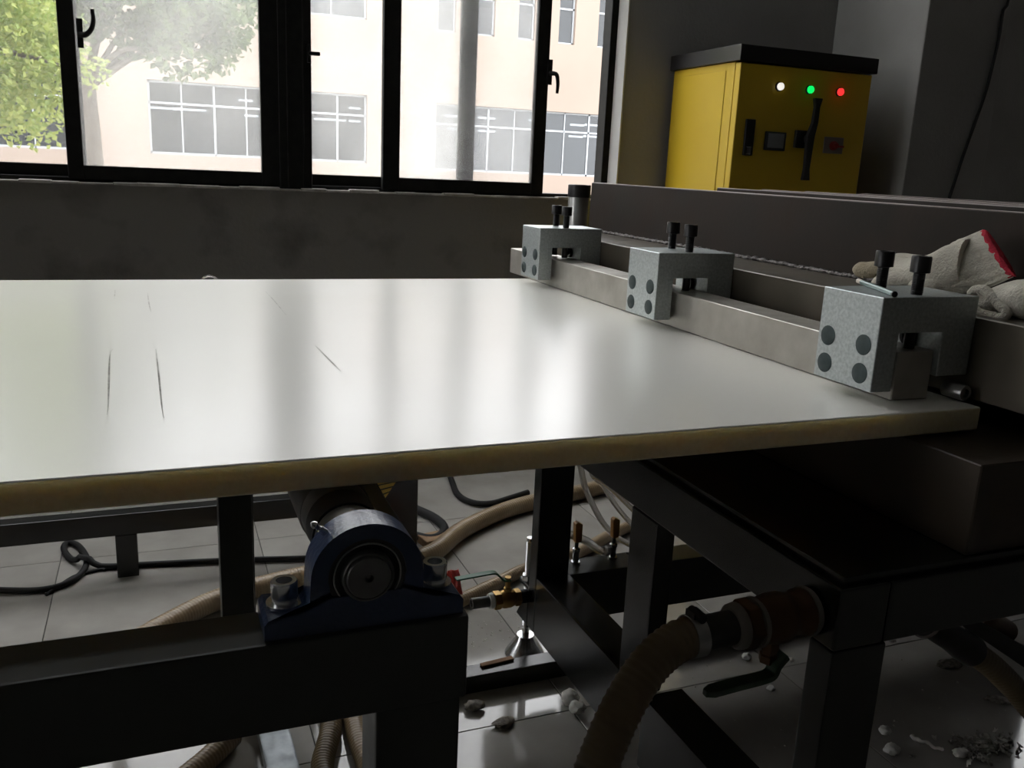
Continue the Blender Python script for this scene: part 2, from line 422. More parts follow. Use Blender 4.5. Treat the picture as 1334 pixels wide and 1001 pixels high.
# windows: black aluminium sliding sashes
def window(name, x0, x1, sashes, mull, detailed=True):
    root = structure_root(name, ((x0+x1)/2, WY+.07, ZS))
    f = MB()
    yb, yf = WY+.105, WY+.03
    f.box((x0, yf, ZS), (x0+.06, yb, ZT)).box((x1-.06, yf, ZS), (x1, yb, ZT))
    f.box((x0, yf, ZS), (x1, yb, ZS+.022)).box((x0, yf, ZT-.06), (x1, yb, ZT))
    f.box((x0, yf, 2.14), (x1, yb, 2.20))
    f.box((x0+.006, yf-.012, ZS+.01), (x0+.02, yf, ZT)); f.box((x1-.02, yf-.012, ZS+.01), (x1-.006, yf, ZT))
    f.build('window_frame', M['frame'], root, bevel=.002, seg=1, smooth=0)
    for a, b_ in mull:
        m = MB().box((a, WY-.005, ZS+.005), (b_, yb, ZT))
        m.box((a+.030, WY-.012, ZS+.01), (a+.036, WY-.005, ZT)).box((b_-.036, WY-.012, ZS+.01), (b_-.030, WY-.005, ZT))
        m.build('mullion', M['frame'], root, bevel=.002, seg=1, smooth=0)
    out = []
    for (a, b_, y, sl, sr, g) in sashes:
        z0, z1 = ZS+.014, 2.15
        s = MB()
        s.box((a, y, z0), (a+sl, y+.035, z1)).box((b_-sr, y, z0), (b_, y+.035, z1))
        s.box((a+sl, y+.002, z0), (b_-sr, y+.033, z0+.052)).box((a+sl, y+.002, z1-.05), (b_-sr, y+.033, z1))
        so = s.build('sash', M['frame'], root, bevel=.002, seg=1, smooth=0)
        MB().box((a+sl-.008, y+.014, z0+.046), (b_-sr+.008, y+.019, z1-.044)).build('glass_pane', g, so, smooth=0)
        out.append(so)
    for a, b_ in ((x0+.06, mull[0][0]), (mull[0][1], x1-.06)) if mull else ((x0+.06, x1-.06),):
        MB().box((a, WY+.09, 2.20), (b_, WY+.095, ZT-.06)).build('top_pane', M['glass_mid'], root, smooth=0)
    return root, out
win, sash = window('window_1', -1.06, 2.0,
    [(-1.0, -.235, WY+.055, .055, .05, M['glass_clear']), (-.297, .480, WY+.008, .055, .075, M['glass_mid']),
     (.560, 1.318, WY+.055, .05, .07, M['glass_dirty2']), (.898, 1.637, WY+.008, .072, .058, M['glass_dirty'])],
    [(.474, .602)])
def hook(p, side, parent, flip=1, s=1.0):
    p = Vector(p)
    b = MB().box((p.x-.010, p.y-.012, p.z-.05*s), (p.x+.010, p.y, p.z+.05*s))
    pts = [p+V(0, -.01, -.005), p+V(side*.018, -.028, -.006), p+V(side*.038, -.034, flip*.012*s), p+V(side*.048, -.036, flip*.045*s), p+V(side*.046, -.036, flip*.085*s)]
    P = spline(pts, .006); n = len(P)
    b.tube(P, .008, seg=10, rad=lambda i, t: .0105-.004*t)
    return b.build('handle', M['frame'], parent, bevel=.0, smooth=50)
h = on_y(101, 43, WY+.0); hook((h.x+.008, WY+.008, h.z), 1, sash[1], 1)
h = on_y(714, 97, WY+.0); hook((h.x+.008, WY+.008, h.z+.01), .6, sash[3], -1, 1.05)
h = on_y(403, 69, WY-.03)
MB().box((.585, WY-.02, h.z-.035), (.60, WY-.004, h.z+.035)).box((.588, WY-.04, h.z-.008), (.632, WY-.02, h.z+.006)).build('handle', M['frame'], win, bevel=.003, smooth=40)
window('window_2', 5.2, 8.2, [(5.26, 6.0, WY+.055, .055, .05, M['glass_mid']), (5.94, 6.64, WY+.008, .055, .055, M['glass_mid']),
    (6.74, 7.45, WY+.055, .055, .055, M['glass_mid']), (7.4, 8.14, WY+.008, .055, .055, M['glass_mid'])], [(6.63, 6.75)])
window('window_3', -7.2, -4.1, [(-7.14, -6.4, WY+.055, .055, .05, M['glass_mid']), (-6.45, -5.71, WY+.008, .055, .055, M['glass_mid']),
    (-5.59, -4.85, WY+.055, .055, .055, M['glass_mid']), (-4.9, -4.16, WY+.008, .055, .055, M['glass_mid'])], [(-5.71, -5.59)])

# ------------------------------------------------------------------ the factory across the yard
struct(MB().box((-60, WY+.22, -.35), (70, 60, -.25)).box((-60, -40, -.35), (-9.2, WY+.22, -.25)).build('yard_ground', M['yard'], smooth=0), 'pale concrete yard outside the windows')
FY = 22.0
bld = thing('factory_building', (10, FY, -.25), 'cream rendered factory building with long grey window bands across the yard', 'building')
def rect(x0, y0, x1, y1):
    a = on_y(x0, y0, FY); c = on_y(x1, y1, FY)
    return (a.x, c.x, c.z, a.z)
low0 = rect(193, 102, 478, 212); low0 = (low0[0]-.03, low0[1], 1.215, 2.80)
low1 = rect(568, 134, 780, 212); low1 = (low1[0], 12.3, 1.125, 2.74)
lows = [(-7.5, -1.6, 1.215, 2.8), low0, low1, (14.2, 20.0, 1.125, 2.74)]
ups = [(3.2, 4.84, 4.50, 6.0)]
for a in (6.58, 7.60, 8.68, 9.80, 10.92, 12.05, 13.2): ups.append((a, a+.46, 4.42, 5.75))
ups += [(-6.5, -4.9, 4.5, 6.0), (-2.2, -.6, 4.5, 6.0)]
wl = MB()
def band(z0, z1, holes):
    x = -16
    for h_ in sorted(holes):
        wl.box((x, FY, z0), (h_[0], FY+.3, z1)); x = h_[1]
    wl.box((x, FY, z0), (30, FY+.3, z1))
band(-.25, 1.125, [])
def zband(rows):
    zs = sorted({z for r in rows for z in r[2:]})
    prev = None
    for z0, z1 in zip(zs, zs[1:]):
        band(z0, z1, [r for r in rows if r[2] <= z0+1e-4 and r[3] >= z1-1e-4])
    return zs[0], zs[-1]
_, zt = zband(lows); 
zb, zt2 = zband(ups); band(zt, zb, []); band(zt2, 6.3, [])
wl.build('wall', M['facade'], bld, smooth=0)
MB().box((-16, FY+6, -.25), (30, FY+6.2, 6.3)).box((-16, FY+.3, 3.35), (30, FY+6, 3.6)).box((-16, FY+.3, -.25), (30, FY+6, -.1)).box((-16, FY+.3, 6.1), (30, FY+6.2, 6.3)) \
  .box((-16, FY+.3, -.25), (-15.8, FY+6, 6.3)).box((29.8, FY+.3, -.25), (30, FY+6, 6.3)).build('inner_shell', M['fac_frame'], bld, smooth=0)
def fwindow(r, n, trans):
    x0, x1, z0, z1 = r; y = FY+.10
    f = MB(); t = .045
    f.box((x0, y, z0), (x0+t, y+.06, z1)).box((x1-t, y, z0), (x1, y+.06, z1)).box((x0, y, z0), (x1, y+.06, z0+t)).box((x0, y, z1-t), (x1, y+.06, z1))
    for i in range(1, n):
        xx = x0+(x1-x0)*i/n; ww = t if i % 2 == 0 else t*.6
        f.box((xx-ww/2, y, z0), (xx+ww/2, y+.06, z1))
    for zz in trans: f.box((x0, y, zz-t*.5), (x1, y+.06, zz+t*.5))
    fo = f.build('window', M['fac_frame'], bld, smooth=0)
    g = glass_fac
    for i in range(n):
        a, c = x0+(x1-x0)*i/n, x0+(x1-x0)*(i+1)/n
        MB().box((a+.02, y+.025, z0+.02), (c-.02, y+.032, z1-.02)).build('pane', g, fo, smooth=0)
glass_fac = glass_mat('smoky_far_glass', 0.20, tint=(0.5, 0.53, 0.56), scale=1.2, dirtcol=(0.34, 0.37, 0.40))
for r in lows: fwindow(r, max(2, round((r[1]-r[0])/.70)), (r[2]+(r[3]-r[2])*.70,))
for r in ups: fwindow(r, 2 if r[1]-r[0] > 1 else 1, (r[2]+.85,))
for (px, py, L) in ((213, 141, .9), (247, 143, .8), (320, 131, .35), (327, 151, .35), (430, 156, .85), (462, 141, .3), (462, 158, .3), (634, 154, .5), (634, 171, .5),
                    (588, 151, .3), (590, 168, .3), (752, 163, .45), (770, 163, .4), (750, 178, .45), (770, 178, .5), (695, 157, .3)):
    c = on_y(px, py, FY+3)
    MB().box((c.x-L/2, FY+2.97, c.z-.025), (c.x+L/2, FY+3.03, c.z+.025)).build('strip_lamp', M['fac_lamp'], bld, smooth=0)
MB().box((-16.1, FY-.15, 6.3), (30.1, FY+6.3, 6.5)).build('parapet', M['facade'], bld, smooth=0)

# trees
def tree(name, loc, label, trunk_h, blobs, mleaf, nleaf, size, seed):
    rng = random.Random(seed)
    root = thing(name, loc, label, 'tree')
    L = Vector(loc)
    tk = MB(); top = L+V(0, 0, trunk_h)
    tk.tube(spline([L, L+V(.03, 0, trunk_h*.4), top], .15), .1, seg=10, rad=lambda i, t: .11-.03*t)
    tk.build('trunk', M['bark'], root, smooth=60)
    br = MB()
    for c, r in blobs:
        c = Vector(c)
        mid = (top+c)/2+V(rng.uniform(-.1, .1), rng.uniform(-.1, .1), .12)
        br.tube(spline([top-V(0, 0, .15), mid, c], .1), .03, seg=6, rad=lambda i, t: .045-.035*t)
    br.build('branches', M['bark'], root, smooth=60)
    vs = []; fs = []
    wsum = sum(r[0]*r[1]*r[2] for _, r in blobs)
    for c, r in blobs:
        for _ in range(int(nleaf*r[0]*r[1]*r[2]/wsum)):
            while True:
                q = V(rng.uniform(-1, 1), rng.uniform(-1, 1), rng.uniform(-1, 1))
                if q.length < 1: break
            p = Vector(c)+V(q.x*r[0], q.y*r[1], q.z*r[2])
            if noise.noise(p*1.9+V(seed, 0, 0)) < -.12: continue
            a = V(rng.uniform(-1, 1), rng.uniform(-1, 1), rng.uniform(-.9, .3)).normalized()
            u = a.cross(V(rng.uniform(-1, 1), rng.uniform(-1, 1), rng.uniform(-1, 1))).normalized()
            l = size*rng.uniform(.7, 1.3); ww = l*.34; k = len(vs)
            n_ = a.cross(u)*l*.12
            vs += [p, p+a*l*.5+u*ww-n_, p+a*l, p+a*l*.5-u*ww-n_]
            fs += [(k, k+1, k+2), (k, k+2, k+3)]
    b = MB(); b.add(vs, fs)
    b.build('foliage', mleaf, root, smooth=0, stuff=True)
tree('bright_tree', (-1.35, 7.2, -.25), 'bright yellow green tree close outside the left window pane', 1.9,
     [((-1.2, 7.2, 1.9), (.75, .7, .65)), ((-.78, 7.0, 1.65), (.34, .4, .42)), ((-1.6, 7.3, 2.6), (.9, .8, .7)), ((-.75, 7.1, 2.35), (.42, .5, .5)), ((-.50, 6.9, 1.78), (.28, .3, .17)), ((-.9, 7.3, 3.0), (.6, .6, .5))],
     M['leaf_bright'], 26000, .048, 3)
tree('shade_tree', (-.62, 11.0, -.25), 'grey green broad tree in front of the cream factory', 2.3,
     [((.1, 11, 2.75), (.75, .7, .42)), ((-.5, 11, 2.9), (.7, .7, .75)), ((.75, 11.1, 2.85), (.48, .6, .55)), ((.3, 10.8, 2.3), (.42, .4, .30)), ((-.3, 11, 3.5), (1.1, .9, .6)), ((-1.4, 11.2, 3.1), (.8, .7, .9)), ((.72, 11, 2.38), (.25, .3, .22))],
     M['leaf_dark'], 15000, .10, 5)

# ------------------------------------------------------------------ the mould at the right (sheet comes out of it to the left)
ZSH = 0.933                      # top of the sheet
die = thing('calibration_mould', (1.9, 1.75, .757), 'heavy dark steel calibration mould with upright ribs, gripping the right end of the sheet', 'machine')
MB().box((1.03, .82, .757), (2.75, 2.66, .890)).build('lower_plate', M['die_edge'], die, bevel=.002, seg=1)
MB().box((1.178, .80, .9345), (2.75, 2.66, 1.063)).build('upper_plate', M['ledge_steel'], die, bevel=.002, seg=1)
for i, x in enumerate((1.357, 1.852, 2.04, 2.234, 2.50)):
    MB().box((x, .80, 1.0632), (x+.03, 2.71, 1.2195)).build('rib', M['die'], die, bevel=.0015, seg=1)
    MB().box((x+.001, .802, 1.2197), (x+.029, 2.708, 1.2212)).build('lit_edge', M['rib_edge'], die, bevel=.0004, seg=1)  # lit look of the rib tops, put into a paler strip
for x0, x1, yy in ((1.387, 1.852, 2.3), (1.882, 2.04, 2.3), (2.07, 2.234, 2.3), (2.264, 2.5, 2.3)):
    MB().box((x0, yy, 1.0632), (x1, yy+.02, 1.205)).build('cross_rib', M['die'], die, bevel=.001, seg=1)
# weld bead
wb = MB(); P = []
y = .82
while y < 2.70:
    P.append(V(1.357-.004+random.uniform(-.0015, .0015), y, 1.0625+.003+random.uniform(-.001, .002))); y += .006
wb.tube(P, .007, seg=8, rad=lambda i, t: .0055+.0014*math.sin(i*1.1)+random.uniform(-.001, .001))
wb.build('weld_bead', M['weld'], die, smooth=70)
gp = MB().lathe((1.352, 2.79, .90), (0, 0, 1), [(0, 0), (0, .0365), (.268, .0365), (.268, 0)], seg=28).build('guide_post', M['steel'], die)
MB().lathe((1.352, 2.79, 1.1685), (0, 0, 1), [(0, .02), (0, .0385), (.002, .039), (.040, .039), (.042, .037), (.042, .022), (.036, .020), (.036, 0)], seg=28).build('post_cap', M['black_oxide'], gp)
MB().box((1.30, 2.66, .86), (1.41, 2.84, .90)).build('post_bracket', M['die'], die, bevel=.002, seg=1)

# pressure bar lying on the sheet
bar = MB().box((1.036, 1.0, .9342), (1.109, 2.607, 1.0105)).build('pressure_bar', M['bar'], bevel=.0015, seg=1)
tag(bar, 'long ground steel bar lying across the white sheet under the three clamps', 'bar')

# clamps
def make_clamp():
    r = thing('clamp', (1.07, 1.055, .951), '', 'clamp', 'bridge clamps along the steel bar')
    x0, x1, y0, y1, z0, z1 = .985, 1.176, .992, 1.119, .951, 1.095
    prof = [(x0, z0), (x0+.040, z0), (x0+.040, 1.041), (1.112, 1.041), (1.112, z0+.02), (x1, z0+.02), (x1, z1), (x0, z1)]
    b = MB().prism([(x, y0, z) for x, z in prof], (0, y1-y0, 0))
    b.build('body', M['zinc'], r, bevel=.0012, seg=1, smooth=25)
    for yy in (1.019, 1.0965):
        for zz in (.9755, 1.0195):
            MB().lathe((x0+.002, yy, zz), (-1, 0, 0), [(0, .0158), (.0026, .0158), (.0030, .0152), (.0030, 0)], seg=24).build('plug', M['plug'], r)
    for px, py in ((1.076, 1.020), (1.080, 1.098)):
        s = MB()
        s.lathe((px, py, 1.0112), (0, 0, 1), [(0, 0), (0, .0085), (.116, .0085), (.117, .0100), (.118, .0148), (.1405, .0148), (.1425, .0138), (.1425, .0085), (.133, .0085), (.133, 0)], seg=20)
        # thread
        P = [V(px+.0086*math.cos(a), py+.0086*math.sin(a), 1.097+.0026*a/(2*PI)) for a in [k*2*PI/12 for k in range(12*11)]]
        s.tube(P, .0009, seg=4)
        s.build('clamp_bolt', M['black_oxide'], r, smooth=40)
    k = MB().lathe((1.112, 1.055, 1.022), (-1, 0, 0), [(0, .013), (.008, .013), (.008, .007), (.003, .007), (.003, 0)], seg=18)
    k.build('side_screw', M['black_oxide'], r, smooth=40)
    return r
c3 = make_clamp()
c2 = copy_tree(c3); c2.location = c3.location+V(0, .636, 0)
c1 = copy_tree(c3); c1.location = c3.location+V(0, 1.272, .003)
c3['label'] = 'nearest zinc plated bridge clamp with a small pin lying on it'
c2['label'] = 'middle zinc plated bridge clamp of the three on the steel bar'
c1['label'] = 'farthest zinc plated bridge clamp beside the capped guide post'
# bar end block and its screw
b = MB().lathe((1.152, .975, .9480), (0, -1, 0), [(-.03, 0), (-.03, .0125), (.006, .0125), (.008, .0115), (.008, .007), (.001, .007), (.001, 0)], seg=20)
tag(b.build('socket_screw', M['steel'], smooth=40), 'dark socket head screw lying by the end of the steel bar under the nearest clamp', 'screw')
# pin on nearest clamp
p0 = on_z(1118, 366, 1.0995); p1 = on_z(1164, 383, 1.0995)
b = MB().cyl(p0.lerp(p1, .12), p1, .0042, M['pin'], 12).cyl(p0, p0.lerp(p1, .12), .004, M['pin_tip'], 12)
b.cyl(p1, p1+(p1-p0).normalized()*.005, .0046, M['black_oxide'], 12)
tag(b.build('steel_pin', None, smooth=40), 'short greenish metal pin lying on top of the nearest clamp', 'pin')

# ------------------------------------------------------------------ the plastic sheet
sh = MB().box((-3.2, .94, ZSH-.037), (1.158, 2.463, ZSH))
so = sh.build('plastic_sheet', M['sheet'], bevel=.0035, seg=3, smooth=40)
tag(so, 'thick white plastic sheet coming out of the mould over the rollers', 'sheet')
so.data.materials.append(M['sheet_edge'])
for p in so.data.polygons:
    if p.normal.z < .35: p.material_index = 1  # sides and underside get the tan edge colour
for pts in (((143, 465), (147, 455), (141, 525), (139, 543)), ((203, 455), (207, 490), (211, 530), (214, 548)), ((192, 380), (194, 395), (197, 408)), ((346, 380), (358, 393), (373, 411)), ((150, 378), (149, 390)), ((410, 450), (430, 470), (446, 486)), ((1014, 437), (1040, 462))):
    Q = spline([on_z(x, y, ZSH) for x, y in sorted(pts, key=lambda q: q[1])], .01)
    b = MB(); n = len(Q)
    vs = []; fs = []
    for i, q in enumerate(Q):
        t = (Q[min(i+1, n-1)]-Q[max(0, i-1)]).normalized(); s_ = t.cross(V(0, 0, 1))
        wd = .0011*math.sin(PI*(i+.5)/n)+.0003
        vs += [q+s_*wd+V(0, 0, .00025), q-s_*wd+V(0, 0, .00025)]
        if i: fs.append((2*i-2, 2*i-1, 2*i+1, 2*i))
    b.add(vs, fs).build('scratch', M['scratch'], so, smooth=0)

# ------------------------------------------------------------------ gloves on the mould ledge
def loft(sections, seg=20, ns=0.003, nf=30, cap0=True, cap1=True):
    """sections: (centre, half-axis vector a, half-axis vector b)"""
    vs = []; fs = []
    # refine with smooth interpolation
    C_ = spline_multi(sections)
    n = len(C_)
    for c, a, b in C_:
        for k in range(seg):
            t = 2*PI*k/seg
            p = c+a*math.cos(t)+b*math.sin(t)
            p += (p-c).normalized()*ns*noise.noise(p*nf)
            vs.append(p)
    for i in range(n-1):
        for k in range(seg):
            j = (k+1) % seg; fs.append((i*seg+k, i*seg+j, (i+1)*seg+j, (i+1)*seg+k))
    if cap0: fs.append(tuple(range(seg-1, -1, -1)))
    if cap1: fs.append(tuple((n-1)*seg+k for k in range(seg)))
    return vs, fs, C_
def spline_multi(S):
    out = []
    S = [S[0]]+list(S)+[S[-1]]
    for i in range(1, len(S)-2):
        for k in range(6):
            t = k/6; row = []
            for q in range(3):
                a, b, c, d = (Vector(S[i+o][q]) for o in (-1, 0, 1, 2))
                row.append(0.5*((2*b)+(c-a)*t+(2*a-5*b+4*c-d)*t*t+(3*b-a-3*c+d)*t*t*t))
            out.append(tuple(row))
    out.append(tuple(Vector(q) for q in S[-2]))
    return out
gl = thing('work_glove', (1.27, 1.15, 1.064), 'cream knitted work glove with a red cuff edge lying behind the nearest clamp', 'glove')
def gsec(px, pytop, pybot, x, thick, lean=0.0):
    a = on_x(px, pytop, x+lean); b = on_x(px, pybot, x)
    return ((a+b)/2, (a-b)/2, V(thick, thick*.2, 0))
# palm and back of hand, from knuckles up to the wrist
pal = [gsec(1152, 338, 352, 1.24, .012), gsec(1165, 335, 366, 1.24, .022), gsec(1185, 335, 372, 1.245, .03), gsec(1212, 330, 378, 1.25, .034), gsec(1240, 318, 384, 1.26, .034), gsec(1262, 311, 379, 1.27, .034)]
vs, fs, _ = loft(pal, ns=.006, nf=25)
gb = MB().add(vs, fs).build('palm', M['glove'], gl, smooth=70)
cuf = [gsec(1258, 312, 381, 1.27, .033), gsec(1272, 306, 378, 1.275, .031), gsec(1286, 301, 373, 1.28, .030), gsec(1300, 308, 367, 1.29, .030)]
# the cuff slants: rotate its end by moving the top back and the bottom forward
def sl(px0, py0, px1, py1, x, th): 
    a = on_x(px0, py0, x+.02); b = on_x(px1, py1, x); return ((a+b)/2, (a-b)/2, V(th, th*.2, 0))
cuf = [sl(1236, 325, 1233, 379, 1.262, .027), sl(1246, 315, 1248, 385, 1.264, .0345), sl(1256, 311, 1264, 382, 1.266, .033), sl(1269, 305, 1290, 373, 1.27, .022), sl(1281, 300, 1320, 361, 1.272, .008)]
vs, fs, C_ = loft(cuf, seg=64, ns=.002, cap0=False, cap1=False)
for i in range(len(vs)):
    ring = i//64; c = C_[ring][0]; k = i % 64
    vs[i] = vs[i]+(vs[i]-c).normalized()*(.0016*math.cos(k*2*PI/64*16))
MB().add(vs, fs).build('cuff', M['glove'], gl, smooth=70)
red = [sl(1277, 301, 1314, 363, 1.272, .0100), sl(1280, 299.5, 1319, 361.5, 1.272, .0095), sl(1285, 300, 1324, 361, 1.273, .0070)]
vs, fs, _ = loft(red, seg=40, ns=.0025, nf=120, cap0=False, cap1=True)
MB().add(vs, fs).build('cuff_trim', M['glove_red'], gl, smooth=70)
def finger(pts, r, m, nm='finger', rr=None):
    P = spline(pts, .006); n = len(P)
    def rad(i, t):
        e = min(i, 3)/3
        return r*(.45+.55*math.sin(e*PI/2))*(1+.06*noise.noise(P[i]*60))
    b = MB(); b.tube(P, r, seg=14, rad=rad)
    return b.build(nm, m, gl, smooth=70)
finger([on_x(1114, 351, 1.235), on_x(1132, 352, 1.235), on_x(1160, 349, 1.24), on_x(1190, 352, 1.245)], .0155, M['glove_dirty'])
finger([on_x(1137, 372, 1.215), on_x(1160, 364, 1.22), on_x(1195, 360, 1.235)], .014, M['glove'])
finger([on_x(1160, 340, 1.27), on_x(1180, 340, 1.27), on_x(1210, 345, 1.265)], .014, M['glove'])
finger([on_x(1186, 372, 1.225), on_x(1210, 370, 1.23), on_x(1235, 364, 1.245)], .014, M['glove'], 'thumb')
# second glove, folded over itself nearer the camera
g2 = thing('work_glove', (1.26, .95, 1.064), 'second cream knitted glove folded over itself at the right edge of the picture', 'glove')
def s2(px0, py0, px1, py1, x, th):
    a = on_x(px0, py0, x); b = on_x(px1, py1, x); return ((a+b)/2, (a-b)/2, V(th, 0, 0))
bod = [s2(1282, 380, 1276, 410, 1.24, .030), s2(1300, 374, 1300, 413, 1.24, .036), s2(1325, 364, 1325, 414, 1.245, .040), s2(1350, 358, 1352, 417, 1.25, .042), s2(1380, 362, 1385, 424, 1.255, .040), s2(1410, 372, 1412, 432, 1.26, .035), s2(1430, 390, 1432, 425, 1.26, .012)]
vs, fs, _ = loft(bod, ns=.007, nf=28)
MB().add(vs, fs).build('palm', M['glove'], g2, smooth=70)
# rolled open cuff: thick-walled lip
P = spline([on_x(*q, 1.212) for q in ((1270, 392), (1266, 384), (1271, 378), (1281, 378), (1292, 386), (1303, 398), (1312, 406), (1306, 414), (1288, 411), (1274, 403), (1270, 393))], .005)
MB().tube(P, .0055, seg=10, rad=lambda i, t: .0082+.0012*noise.noise(P[i]*80)).build('cuff', M['glove'], g2, smooth=70)
b = MB()
vs, fs, _ = loft([s2(1274, 384, 1276, 403, 1.225, .012), s2(1290, 388, 1292, 408, 1.225, .014), s2(1310, 396, 1312, 410, 1.23, .014)], ns=.002)
b.add(vs, fs).build('cuff_lining', M['glove_dirty'], g2, smooth=70)

# ------------------------------------------------------------------ mould stand
st = thing('mould_stand', (1.6, 1.3, 0), 'black painted welded steel stand carrying the mould on square legs', 'frame')
BP = M['black_paint']
def part(name, lo, hi, m, parent, bev=.003):
    return MB().box(lo, hi).build(name, m, parent, bevel=bev, seg=2, smooth=30)
part('side_rail', (.80, .805, .655), (.885, 1.86, .745), BP, st, .004)
part('front_rail', (.885, .805, .655), (2.55, .885, .745), BP, st, .004)
part('back_rail', (.885, 1.775, .655), (2.55, 1.86, .745), BP, st, .004)
part('side_rail', (2.55, .805, .655), (2.64, 1.86, .745), BP, st, .004)
for (a, b_, c, d, z_) in ((.80, .805, .893, .851, 0), (.80, 1.252, .84, 1.345, .3125), (.80, 1.757, .886, 1.799, .165), (2.55, .805, 2.64, .89, 0), (2.55, 1.775, 2.64, 1.86, 0)):
    part('leg', (a, b_, z_), (c, d, .6548), BP, st, .004)
# lower rails are channels: outer web and a top flange with a raised lip
lr = MB().box((.80, .853, .165), (.806, 1.250, .312)).box((.806, .853, .304), (.885, 1.250, .312))
lr.box((.80, 1.347, .165), (.806, 1.755, .312)).box((.806, 1.347, .304), (.885, 1.755, .312))
lr.prism([(.80, 1.800, .165), (.80, 1.800, .262), (.80, 1.868, .165)], (.006, 0, 0))
lr.build('lower_rail', BP, st, bevel=.002, seg=2)
part('cross_beam', (.8865, 1.760, .180), (2.55, 1.842, .305), M['green_black'], st)
part('cross_beam', (.895, .81, .06), (2.55, .88, .16), BP, st)
part('top_plate', (.812, .815, .7453), (2.63, 1.85, .7567), BP, st, .001)
# levelling foot with threaded rod
fo = MB().lathe((.857, 1.93, 0), (0, 0, 1), [(0, 0), (0, .052), (.006, .053), (.012, .050), (.050, .026), (.056, .025), (.060, .023), (.060, 0)], seg=28).build('levelling_foot', M['chrome'], st)
b = MB().cyl((.857, 1.93, .0605), (.857, 1.93, .335), .0095, seg=14)
P = [V(.857+.0098*math.cos(a), 1.93+.0098*math.sin(a), .08+.0035*a/(2*PI)) for a in [k*2*PI/10 for k in range(10*70)]]
b.tube(P, .0011, seg=4); b.build('threaded_rod', M['chrome'], fo, smooth=40)
MB().box((.842, 1.843, .205), (.93, 1.955, .217)).build('foot_bracket', BP, st, bevel=.002, seg=1)
MB().lathe((.857, 1.93, .2175), (0, 0, 1), [(0, .010), (0, .017), (.014, .017), (.014, .010)], seg=6).build('foot_nut', M['chrome'], fo, smooth=0)
# floor bar behind the roller stand
o = part('floor_bar', (.33, 1.80, 0.0005), (1.9, 1.85, .048), BP, None)
tag(o, 'low black steel bar lying on the floor between the two stands', 'bar')
q0 = on_z(627, 866, .055); q1 = on_z(668, 856, .055)
dv = (q1-q0).normalized(); 
b = MB(); nn = dv.cross(V(0, 0, 1))*.008
b.prism([q0-nn-V(0,0,.0065), q0+nn-V(0,0,.0065), q1+nn-V(0,0,.0065), q1-nn-V(0,0,.0065)], (0, 0, .006))
tag(b.build('rusty_strip', M['rust'], bevel=.0008, seg=1), 'short rusty strip lying on the low floor bar by the levelling foot', 'strip')

# ------------------------------------------------------------------ roller stand, bearing, roller
rs = thing('roller_stand', (-.5, 1.2, 0), 'dark green black roller stand with a wide front beam and square legs', 'frame')
GB = M['green_black']
part('front_beam', (-3.0, .806, .690), (.292, .880, .7895), GB, rs, .004)
part('side_beam', (.205, .8805, .690), (.290, 2.345, .785), GB, rs, .004)
part('leg', (.192, .812, 0), (.287, .880, .6898), GB, rs, .004)
part('leg', (.132, 2.275, 0), (.204, 2.345, .785), GB, rs, .004)
part('post', (.094, 1.85, .0), (.163, 1.91, .8575), GB, rs, .003)
part('sheet_rest', (-1.2, 1.85, .858), (.1385, 1.91, .8955), GB, rs, .003)
part('leg', (-1.6, .812, 0), (-1.5, .880, .6898), GB, rs, .004)
part('leg', (-1.0, 1.85, 0), (-.94, 1.91, .8575), GB, rs, .003)

bx, by, bz = .183, .842, .847     # bearing axis point, mid block
pb = thing('pillow_block_bearing', (bx, by, .7898), 'navy blue pillow block bearing bolted on the front beam', 'bearing')
Y0, Y1 = by-.030, by+.030
prof = []
R0 = .0575
prof += [(-.103, .7902), (.103, .7902), (.103, .806), (.099, .8115), (.066, .8150)]
# right fillet up to the dome
for k in range(6):
    t = k/5; a = math.radians(-90-90*t)
    prof.append((R0+.013+.012*math.cos(math.radians(270-90*t)), .8265+.012*math.sin(math.radians(270-90*t))))
for k in range(25):
    a = PI*k/24; prof.append((R0*math.cos(a), bz+R0*math.sin(a)*.98))
for k in range(6):
    t = k/5
    prof.append((-(R0+.013)+.012*math.cos(math.radians(0-90*t)), .8265+.012*math.sin(math.radians(0-90*t))))
prof += [(-.066, .8150), (-.099, .8115), (-.103, .806)]
# housing as a hollow casting: outline ring joined to the bore
bm_ = MB(); n = len(prof); RB = .0402
YD = Y0+.040
fr = [V(bx+x, Y0, z) for x, z in prof]; bk = [V(bx+x, YD, z) for x, z in prof]
def bore(y, r):
    out = []
    for x, z in prof:
        a = math.atan2(z-bz, x); out.append(V(bx+r*math.cos(a), y, bz+r*math.sin(a)))
    return out
f1 = bore(Y0, RB); f2 = bore(YD, RB)
vs = fr+bk+f1+f2; fs = []
for i in range(n):
    j = (i+1) % n
    fs += [(i, j, n+j, n+i), (i, j, 2*n+j, 2*n+i), (n+i, n+j, 3*n+j, 3*n+i), (2*n+i, 2*n+j, 3*n+j, 3*n+i)]
bm_.add(vs, fs)
bm_.prism([(bx-.103, YD-.001, .7902), (bx+.103, YD-.001, .7902), (bx+.103, YD-.001, .806), (bx+.099, YD-.001, .8115), (bx-.099, YD-.001, .8115), (bx-.103, YD-.001, .806)], (0, Y1-YD+.001, 0))
bm_.build('housing', M['blue_cast'], pb, bevel=.005, seg=3, smooth=40)
bo = (bx, Y0, bz)
MB().lathe((bx, Y0+.003, bz), (0, 1, 0), [(0, .0352), (0, .0400), (.05, .0400), (.05, .0352), (0, .0352)], seg=40).build('outer_ring', M['plastic_black'], pb, smooth=40)
MB().lathe((bx, Y0+.001, bz), (0, 1, 0), [(0, .0338), (0, .0350), (.01, .0350), (.01, .0338), (0, .0338)], seg=48).build('snap_ring', M['steel'], pb, smooth=40)
